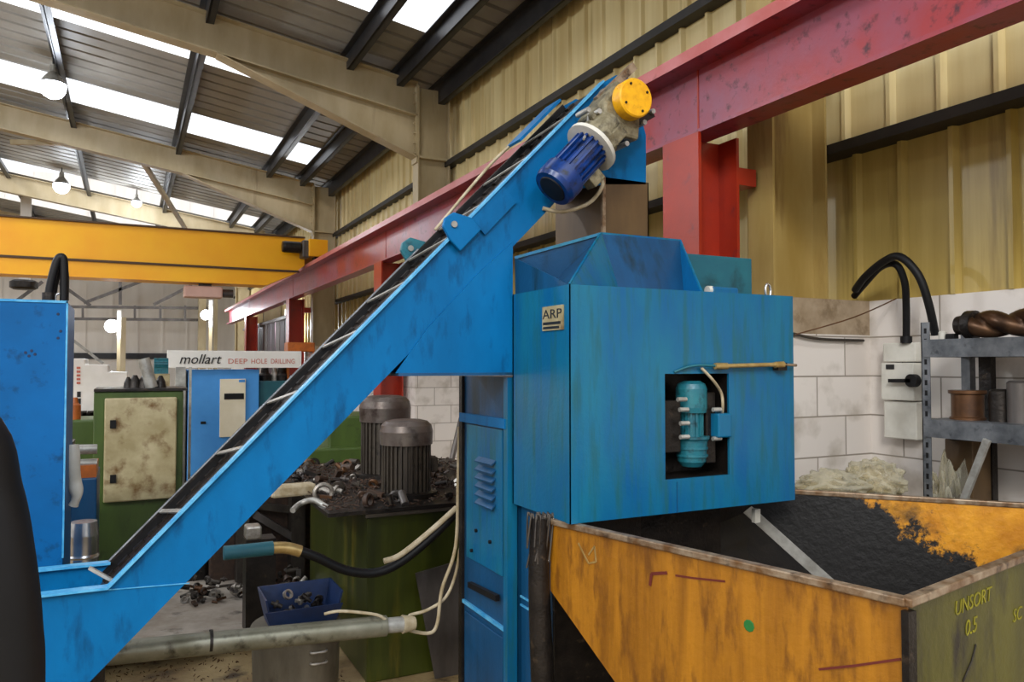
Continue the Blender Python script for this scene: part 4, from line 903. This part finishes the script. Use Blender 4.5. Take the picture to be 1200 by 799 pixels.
# floor plate and scrap heap
px0 = onZ(222, 752, .12); px1 = onZ(322, 730, .12)
fp_ = MB().prism([px0, px1, Vector((px1.x, px1.y + 1.3, .12)), Vector((px0.x - .9, px0.y + 1.1, .12)), Vector((px0.x - .9, px0.y, .12))], (0, 0, -.035))
tag(obj('floor_plate', fp_, m_wood, bevel=.004), 'worn grey steel floor plate raised beside the conveyor', 'plate')
fq = MB().box((px0.x - .8, px0.y + .3, 0), (px1.x - .1, px0.y + .42, .085)).box((px0.x - .8, px0.y + .8, 0), (px1.x - .1, px0.y + .92, .085)); tag(obj('plate_bearer', fq, m_dkst), 'dark bearers under the worn grey floor plate', 'bearer')
tag(obj('plate_joint_bar', MB().bar(onZ(222, 692, .125), onZ(322, 678, .125), .03, .01), m_mot), 'thin dark bar lying across the grey floor plate', 'bar')
for i in range(130):
    if i % 3: x, y, zz = R_.uniform(.80, 1.1), R_.uniform(5.35, 5.75), .03 + R_.random() ** 1.5 * .2
    else: x, y, zz = R_.uniform(.35, .75), R_.uniform(5.45, 5.75), .12 + R_.random() ** 2 * .12
    r = R_.uniform(.018, .045)
    tag(lump('scrap_piece', Vector((x, y, zz + r * .5)), r, R_.choice(pool + [m_silver]), 300 + i), 'small piece of scrap metal in the heap behind the blue crate', 'scrap metal', 'scrap heap behind the crate')
hm = MB()
hm.prism([(.78, 5.3, 0), (1.12, 5.3, 0), (1.12, 5.85, 0), (.78, 5.85, 0)], (0, 0, .06)); tag(obj('scrap_tray', hm, m_rust), 'rusty tray under the scrap heap behind the blue crate', 'tray')
q = onY(300, 622, 4.75); tag(obj('white_box', MB().box((q.x - .05, 4.78, q.z - .06), (q.x + .04, 4.9, q.z + .02)), m_silver, bevel=.012), 'small white box left of the cream hose sleeve', 'box')
tag(obj('box_stand', MB().box((q.x - .05, 4.78, .12), (q.x + .12, 4.92, q.z - .06)), m_dkst), 'dark stand beneath the small white box', 'stand')

# bin and crate
bc_ = Vector((.775, 3.97, 0)); zb_ = .40
bn_ = thing('metal_bin', 'round brown grey metal bin standing behind the pipe', 'bin', bc_)
obj('bin_shell', MB().lathe(bc_, (0, 0, 1), [(0, .2), (.02, .205), (zb_ - .02, .215), (zb_, .222), (zb_ + .01, .215)], 32), m_bin, bn_)
for k in range(3):
    q = onY(362, 751 + k * 13, 3.97); q.z = max(q.z, .05); an = Vector((q.x - bc_.x, -math.sqrt(max(.0, .214 ** 2 - (q.x - bc_.x) ** 2)), 0))
    c_ = bc_ + an + Vector((0, 0, onY(362, 751 + k * 13, 3.77).z))
    obj('handle_loop', MB().tube([c_ + Vector((-.035, .0, 0)), c_ + Vector((-.03, -.02, 0)), c_ + Vector((.03, -.022, 0)), c_ + Vector((.04, .0, 0))], .006, 8, 4), m_silver, bn_)
ct = thing('plastic_crate', 'dark blue plastic crate of small scrap on top of the bin', 'crate', (.79, 3.97, zb_ + .01))
z0_ = zb_ + .012; cw, cdp, chh = .17, .12, .16
cm = MB()
for sx in (-1, 1): cm.prism([(.79 + sx * cw * .9, 3.97 - cdp * .9, z0_), (.79 + sx * cw * .9, 3.97 + cdp * .9, z0_), (.79 + sx * cw * 1.1, 3.97 + cdp * 1.1, z0_ + chh), (.79 + sx * cw * 1.1, 3.97 - cdp * 1.1, z0_ + chh)], (-sx * .008, 0, 0))
for sy in (-1, 1): cm.prism([(.79 - cw * .9, 3.97 + sy * cdp * .9, z0_), (.79 + cw * .9, 3.97 + sy * cdp * .9, z0_), (.79 + cw * 1.1, 3.97 + sy * cdp * 1.1, z0_ + (chh if sy > 0 else chh * .62)), (.79 - cw * 1.1, 3.97 + sy * cdp * 1.1, z0_ + (chh if sy > 0 else chh * .62))], (0, -sy * .008, 0))
cm.box((.79 - cw * .9, 3.97 - cdp * .9, z0_), (.79 + cw * .9, 3.97 + cdp * .9, z0_ + .008)); obj('crate_shell', cm, m_crate, ct)
for i in range(12):
    c = Vector((.79 + R_.uniform(-.11, .11), 3.97 + R_.uniform(-.07, .07), z0_ + .04 + R_.random() * .09))
    tag(lump('scrap_piece', c, .032, R_.choice(pool), 500 + i), 'small piece of scrap metal inside the dark blue crate', 'scrap metal', 'scrap in the blue crate')

# long pipe
YP = 3.45; p0, p1 = onY(150, 759, YP), onY(452, 733, YP)
pp_ = thing('steel_pipe', 'long galvanised pipe running low between conveyor and tank', 'pipe', (p0.x, YP, 0))
obj('pipe_run', MB().cyl(p0 - Vector((.25, 0, .0)), p1, .046, n=24), m_pipe, pp_)
q = onY(245, 752, YP); dd = (p1 - p0).normalized(); obj('pipe_joint', MB().cyl(q, q + dd * .012, .049, n=24), m_dkst, pp_)
obj('pipe_end', MB().cyl(p1 - dd * .01, p1 + dd * .1, .035, n=18), m_pale, pp_)
obj('cable_gland', MB().cyl(p1 + dd * .08, p1 + dd * .14, .042, .03, n=12), m_cable, pp_)
obj('pipe_stand', MB().box((p0.x - .12, YP - .04, 0), (p0.x - .08, YP + .04, p0.z - .045)), m_dkst, pp_)
# hoses and cables
YHs = 3.62
def H_(px, py, y=YHs): return onY(px, py, y)
hs = thing('delivery_hose', 'sagging black hose with cream and teal end running to the louvred cabinet', 'hose', H_(440, 672))
obj('black_length', MB().tube([H_(350, 645), H_(372, 653), H_(405, 668), H_(440, 671), H_(470, 658), H_(505, 630), H_(541, 596), Vector((CX + .1, 3.40, H_(545, 588).z))], .022, 12), m_black, hs)
obj('cream_sleeve', MB().tube([H_(318, 642), H_(336, 642), H_(352, 646)], .027, 12), m_brass, hs)
obj('teal_sleeve', MB().tube([H_(262, 648), H_(292, 645), H_(320, 642)], .031, 12), m_teal2, hs)
obj('hose_highlight', MB().tube([H_(450, 661, YHs - .014) + Vector((0, 0, .014)), H_(470, 652, YHs - .014) + Vector((0, 0, .01)), H_(505, 624, YHs - .014) + Vector((0, 0, .01)), H_(535, 597, YHs - .014) + Vector((0, 0, .01))], .014, 10), m_cable, hs)  # pale strip paints a highlight along the top of the hose
tag(obj('supply_cable', MB().tube([p1 + dd * .13, H_(470, 735, 3.5), H_(500, 742, 3.5), H_(512, 732, 3.5), H_(518, 690, 3.5), H_(534, 640, 3.48), H_(537, 560, 3.45), H_(538, 500, 3.43)], .009, 8), m_cable), 'thin cream cable looping from the pipe end up the cabinet', 'cable')
tag(obj('supply_cable', MB().tube([p1 + dd * .13 + Vector((0, 0, .01)), H_(480, 721, 3.52), H_(500, 715, 3.52), H_(522, 700, 3.52), H_(534, 672, 3.5), H_(541, 630, 3.43)], .008, 8), m_cable), 'upper thin cream cable curving from the pipe end', 'cable')
tag(obj('supply_cable', MB().tube([H_(380, 722, 3.42) + Vector((0, 0, .01)), H_(400, 716, 3.42), H_(440, 720, 3.42), H_(452, 726, 3.43)], .007, 8), m_cable), 'thin cream cable lying along the top of the pipe', 'cable')

# ================================================================== RIGHT WALL: isolator, conduits, shelving
qa, qb = onX(1033, 402, XW - .1), onX(1073, 515, XW - .1)
iy0, iy1 = qb.y, qa.y; zt2 = qa.z; zb2 = onX(1040, 513, XW - .1).z
iso = thing('electrical_isolator', 'pale grey electrical isolator box on the block wall with black handle', 'switch box', (XW - .05, (iy0 + iy1) / 2, zb2))
h3 = (zt2 - zb2)
obj('top_module', MB().box((XW - .09, iy0, zt2 - h3 * .2), (XW, iy1, zt2)), m_white, iso, bevel=.006)
fm = obj('switch_module', MB().box((XW - .11, iy0, zb2 + h3 * .40), (XW, iy1, zt2 - h3 * .21)), m_white, iso, bevel=.006)
obj('bottom_module', MB().box((XW - .09, iy0, zb2), (XW, iy1, zb2 + h3 * .39)), m_white, iso, bevel=.006)
obj('switch_handle', MB().bar(onX(1042, 446, XW - .14), onX(1068, 446, XW - .14), .02, .02), m_black, fm)
obj('handle_boss', MB().cyl(onX(1067, 446, XW - .15), onX(1067, 446, XW - .15) + Vector((.04, 0, 0)), .035), m_black, fm)
q = onX(1040, 430, XW - .113); obj('switch_label', MB().box((XW - .114, q.y - .04, q.z - .012), (XW - .11, q.y + .01, q.z + .014)), m_inkblack, fm)
for pts, lab in (([(1000, 352, 3.56, 3.2), 0], ''),): pass
def Wp(px, py, X): return onX(px, py, X)
tag(obj('power_conduit', MB().tube([Wp(1001, 347, 3.80), Wp(1012, 334, 3.76), Wp(1032, 313, 3.72), Wp(1050, 310, 3.70), Wp(1060, 330, 3.72), Wp(1062, 360, 3.76), Wp(1062, 400, 3.79)], .019, 12), m_black), 'inner black conduit arching down into the isolator box', 'conduit', 'arched black conduits')
tag(obj('power_conduit', MB().tube([Wp(1002, 340, 3.72), Wp(1014, 324, 3.68), Wp(1036, 306, 3.66), Wp(1055, 301, 3.64), Wp(1076, 322, 3.66), Wp(1088, 355, 3.70), Wp(1096, 392, 3.76)], .021, 12), m_black), 'outer black conduit arching over the inner one by the shelves', 'conduit', 'arched black conduits')
tag(obj('wall_conduit_gland', MB().cyl(Wp(1062, 394, 3.79), Wp(1062, 402, 3.79), .03), m_black), 'black gland where the inner conduit enters the isolator', 'gland')
tag(obj('wall_wire', MB().tube([Wp(932, 392, 3.21), Wp(1000, 372, 3.5), Wp(1050, 350, 3.86)], .004, 6), m_copper), 'thin brown wire stretched across the block pier', 'wire')
tag(obj('pier_pipe', MB().tube([onY(930, 391, 3.06), onY(960, 397, 3.06), onY(1012, 399, 3.06)], .008, 8), m_mot), 'thin brown pipe along the top course of the block pier', 'pipe')

# shelving
SX0, SX1 = 3.45, 3.80; SY1 = onX(1080, 450, SX0).y; SY0 = 1.3
zs1 = onX(1130, 396.5, SX0).z; zs2 = onX(1130, 494, SX0).z; hb_ = .085
sh = thing('steel_shelving', 'grey slotted steel shelving against the right wall', 'shelving', (3.6, 1.9, 0))
ztop = onX(1078, 378, SX0).z
def upright(x, y):
    m = MB().box((x, y - .045, 0), (x + .004, y + .0, ztop)).box((x, y - .004, 0), (x + .045, y, ztop)); u = obj('upright', m, m_shelf, sh)
    s = MB(); z = .1
    while z < ztop - .05: s.box((x - .001, y - .03, z), (x, y - .017, z + .025)); z += .05
    obj('slot_row', s, m_black, u)
upright(SX0, SY1); upright(SX0, SY0 + .05)
for x, y in ((SX1, SY1), (SX1, SY0 + .05)): obj('upright', MB().box((x - .045, y - .045, 0), (x, y, ztop)), m_shelf, sh)
for z in (zs1, zs2, .25):
    s = MB().box((SX0 + .004, SY0, z - .012), (SX1, SY1 - .004, z)).box((SX0 - .006, SY0, z - hb_), (SX0 + .002, SY1 - .01, z)).box((SX1 - .01, SY0, z - hb_), (SX1 - .005, SY1, z)).box((SX0, SY1 - .01, z - hb_), (SX1, SY1 - .004, z))
    obj('shelf', s, m_shelf, sh)
obj('centre_post', MB().box((SX1 - .06, onX(1163, 450, SX1).y - .03, 0), (SX1 - .02, onX(1163, 450, SX1).y + .03, zs1 - .012)), m_dkst, sh)
# big twist drill on the top shelf
q0, q1 = onX(1132, 376, 3.62), onX(1215, 372, 3.62); q0.z = q1.z = zs1 + .058
ds = thing('twist_drill', 'large dark twist drill lying on the top shelf', 'drill bit', (3.62, q0.y, zs1))
dm_ = MB(); n_ = 70; Ld = 1.0; r0 = .066; rings = []
for i in range(n_ + 1):
    t = i / n_; y = q0.y - .03 - t * Ld * .7; tw = t * 13.0; ring = []
    for k in range(20):
        a = 2 * PI * k / 20; prof_r = r0 * (.45 + .55 * abs(math.cos(a)) ** .6); ring.append(Vector((3.62 + prof_r * math.cos(a + tw), y, zs1 + .07 + prof_r * math.sin(a + tw))))
    rings.append(ring)
dm_.add([v for g_ in rings for v in g_], [(i * 20 + k, i * 20 + (k + 1) % 20, (i + 1) * 20 + (k + 1) % 20, (i + 1) * 20 + k) for i in range(n_) for k in range(20)], True)
dm_.add(rings[0], [list(range(20))]); obj('fluted_body', dm_, m_drill, ds)
obj('shank_collar', MB().lathe((3.62, q0.y - .05, zs1 + .07), (0, 1, 0), [(0, .068), (.04, .069), (.06, .05), (.09, .045)], 22), m_dkst, ds)
q = onX(1100, 390, 3.6); tag(obj('small_white_jar', MB().lathe((3.6, q.y - .02, zs1), (0, 0, 1), [(0, .018), (.04, .018), (.045, .012)], 14), m_white), 'small white jar on the top shelf corner', 'jar')
q = onX(1115, 390, 3.6); tag(obj('small_black_block', MB().box((3.58, q.y - .025, zs1), (3.62, q.y + .02, zs1 + .03)), m_black, bevel=.004), 'small black block beside the white jar on the top shelf', 'block')
# pots on the middle shelf
q = onX(1134, 480, 3.6); cnn = thing('wire_spool', 'brown copper coloured spool on the middle shelf', 'spool', (3.6, q.y, zs2))
obj('spool_body', MB().lathe((3.6, q.y, zs2), (0, 0, 1), [(0, .078), (.01, .078), (.015, .07), (.12, .07), (.125, .082), (.14, .082), (.14, .06)], 26), m_copper, cnn)
q = onX(1172, 480, 3.6); tag(obj('dark_canister', MB().lathe((3.6, q.y, zs2), (0, 0, 1), [(0, .045), (.14, .045), (.15, .035)], 20), m_dkst), 'dark canister right of the copper spool', 'canister')
q = onX(1195, 480, 3.6); tag(obj('steel_canister', MB().lathe((3.6, q.y, zs2), (0, 0, 1), [(0, .05), (.18, .05), (.19, .04)], 20), m_greyst), 'grey steel canister at the right edge of the middle shelf', 'canister')
q0, q1 = onX(1157, 515, 3.40), onX(1124, 600, 3.40)
tag(obj('angle_bar', MB().bar(q0, q1 + (q1 - q0) * 1.2, .02, .03), m_pale, bevel=.002), 'pale steel bar leaning diagonally under the middle shelf', 'bar')
for px, r, z, lab in ((1185, .11, .25, 'large dark drum under the shelving'),):
    q = onX(px, 560, 3.62); tag(obj('dark_drum', MB().lathe((3.62, q.y - .05, .262), (0, 0, 1), [(0, .13), (.5, .13), (.53, .1), (.8, .09)], 24), m_dkst), lab, 'drum')
q = onX(1135, 545, 3.66); tag(obj('brown_carton', MB().box((3.6, q.y - .06, .262), (3.74, q.y + .08, onX(1135, 515, 3.66).z)), m_brown, bevel=.004), 'brown carton below the middle shelf behind the plastic bag', 'carton')

# crumpled polythene bags
from mathutils import noise as mn
def bag(cx, cy, z0, rx, ry, rz, seed, label):
    mb = MB(); nu_, nv = 64, 32; vs = []; o_ = Vector((seed * 7.3, seed * 3.1, 0))
    for j in range(nv + 1):
        v = j / nv * PI
        for i in range(nu_):
            u = i / nu_ * 2 * PI
            d = Vector((math.sin(v) * math.cos(u), math.sin(v) * math.sin(u), math.cos(v)))
            k = 1 + .55 * (abs(mn.noise(d * 1.8 + o_)) - .2) + .45 * (abs(mn.noise(d * 3.6 + o_)) - .2)
            vs.append((cx + rx * k * d.x, cy + ry * k * d.y, max(z0, z0 + rz * .8 + rz * k * 1.1 * d.z)))
    mb.add(vs, [(j * nu_ + i, j * nu_ + (i + 1) % nu_, (j + 1) * nu_ + (i + 1) % nu_, (j + 1) * nu_ + i) for j in range(nv) for i in range(nu_)], True)
    return tag(obj('polythene_bag', mb, m_poly), label, 'plastic bag')
zbg = onY(1000, 575, 2.65).z
st = MB().box((2.98, 2.5, 0), (3.42, 2.85, zbg - .02)); tag(obj('pallet_box', st, m_brown, bevel=.01), 'low brown box carrying the crumpled polythene behind the skip', 'box')
bag(3.10, 2.68, zbg - .02, .17, .15, .06, 1, 'crumpled clear polythene bag behind the skip, left of its neighbour')
bag(3.30, 2.60, zbg - .02, .13, .13, .085, 2, 'crumpled clear polythene bag behind the skip beside the shelf upright')
q = onX(1115, 560, 3.62); zc = .262
bag(3.56, q.y - .02, zc, .12, .13, (onX(1115, 535, 3.6).z - zc) / 2, 5, 'clear polythene bag standing under the shelving')

# ------------------------------------------------------------------ gauze of swarf on the floor
sw = MB(); R3 = random.Random(9)
for i in range(900):
    x = R3.uniform(-.3, 1.1); y = R3.uniform(3.6, 5.2); a = R3.uniform(0, PI); l = R3.uniform(.006, .02)
    sw.bar((x, y, .003), (x + l * math.cos(a), y + l * math.sin(a), .004 + R3.random() * .006), .003, .003)
tag(obj('metal_swarf', sw, m_copper, origin=(.4, 4.4, 0)), 'fine metal swarf scattered on the dirty floor', 'swarf', kind='stuff')
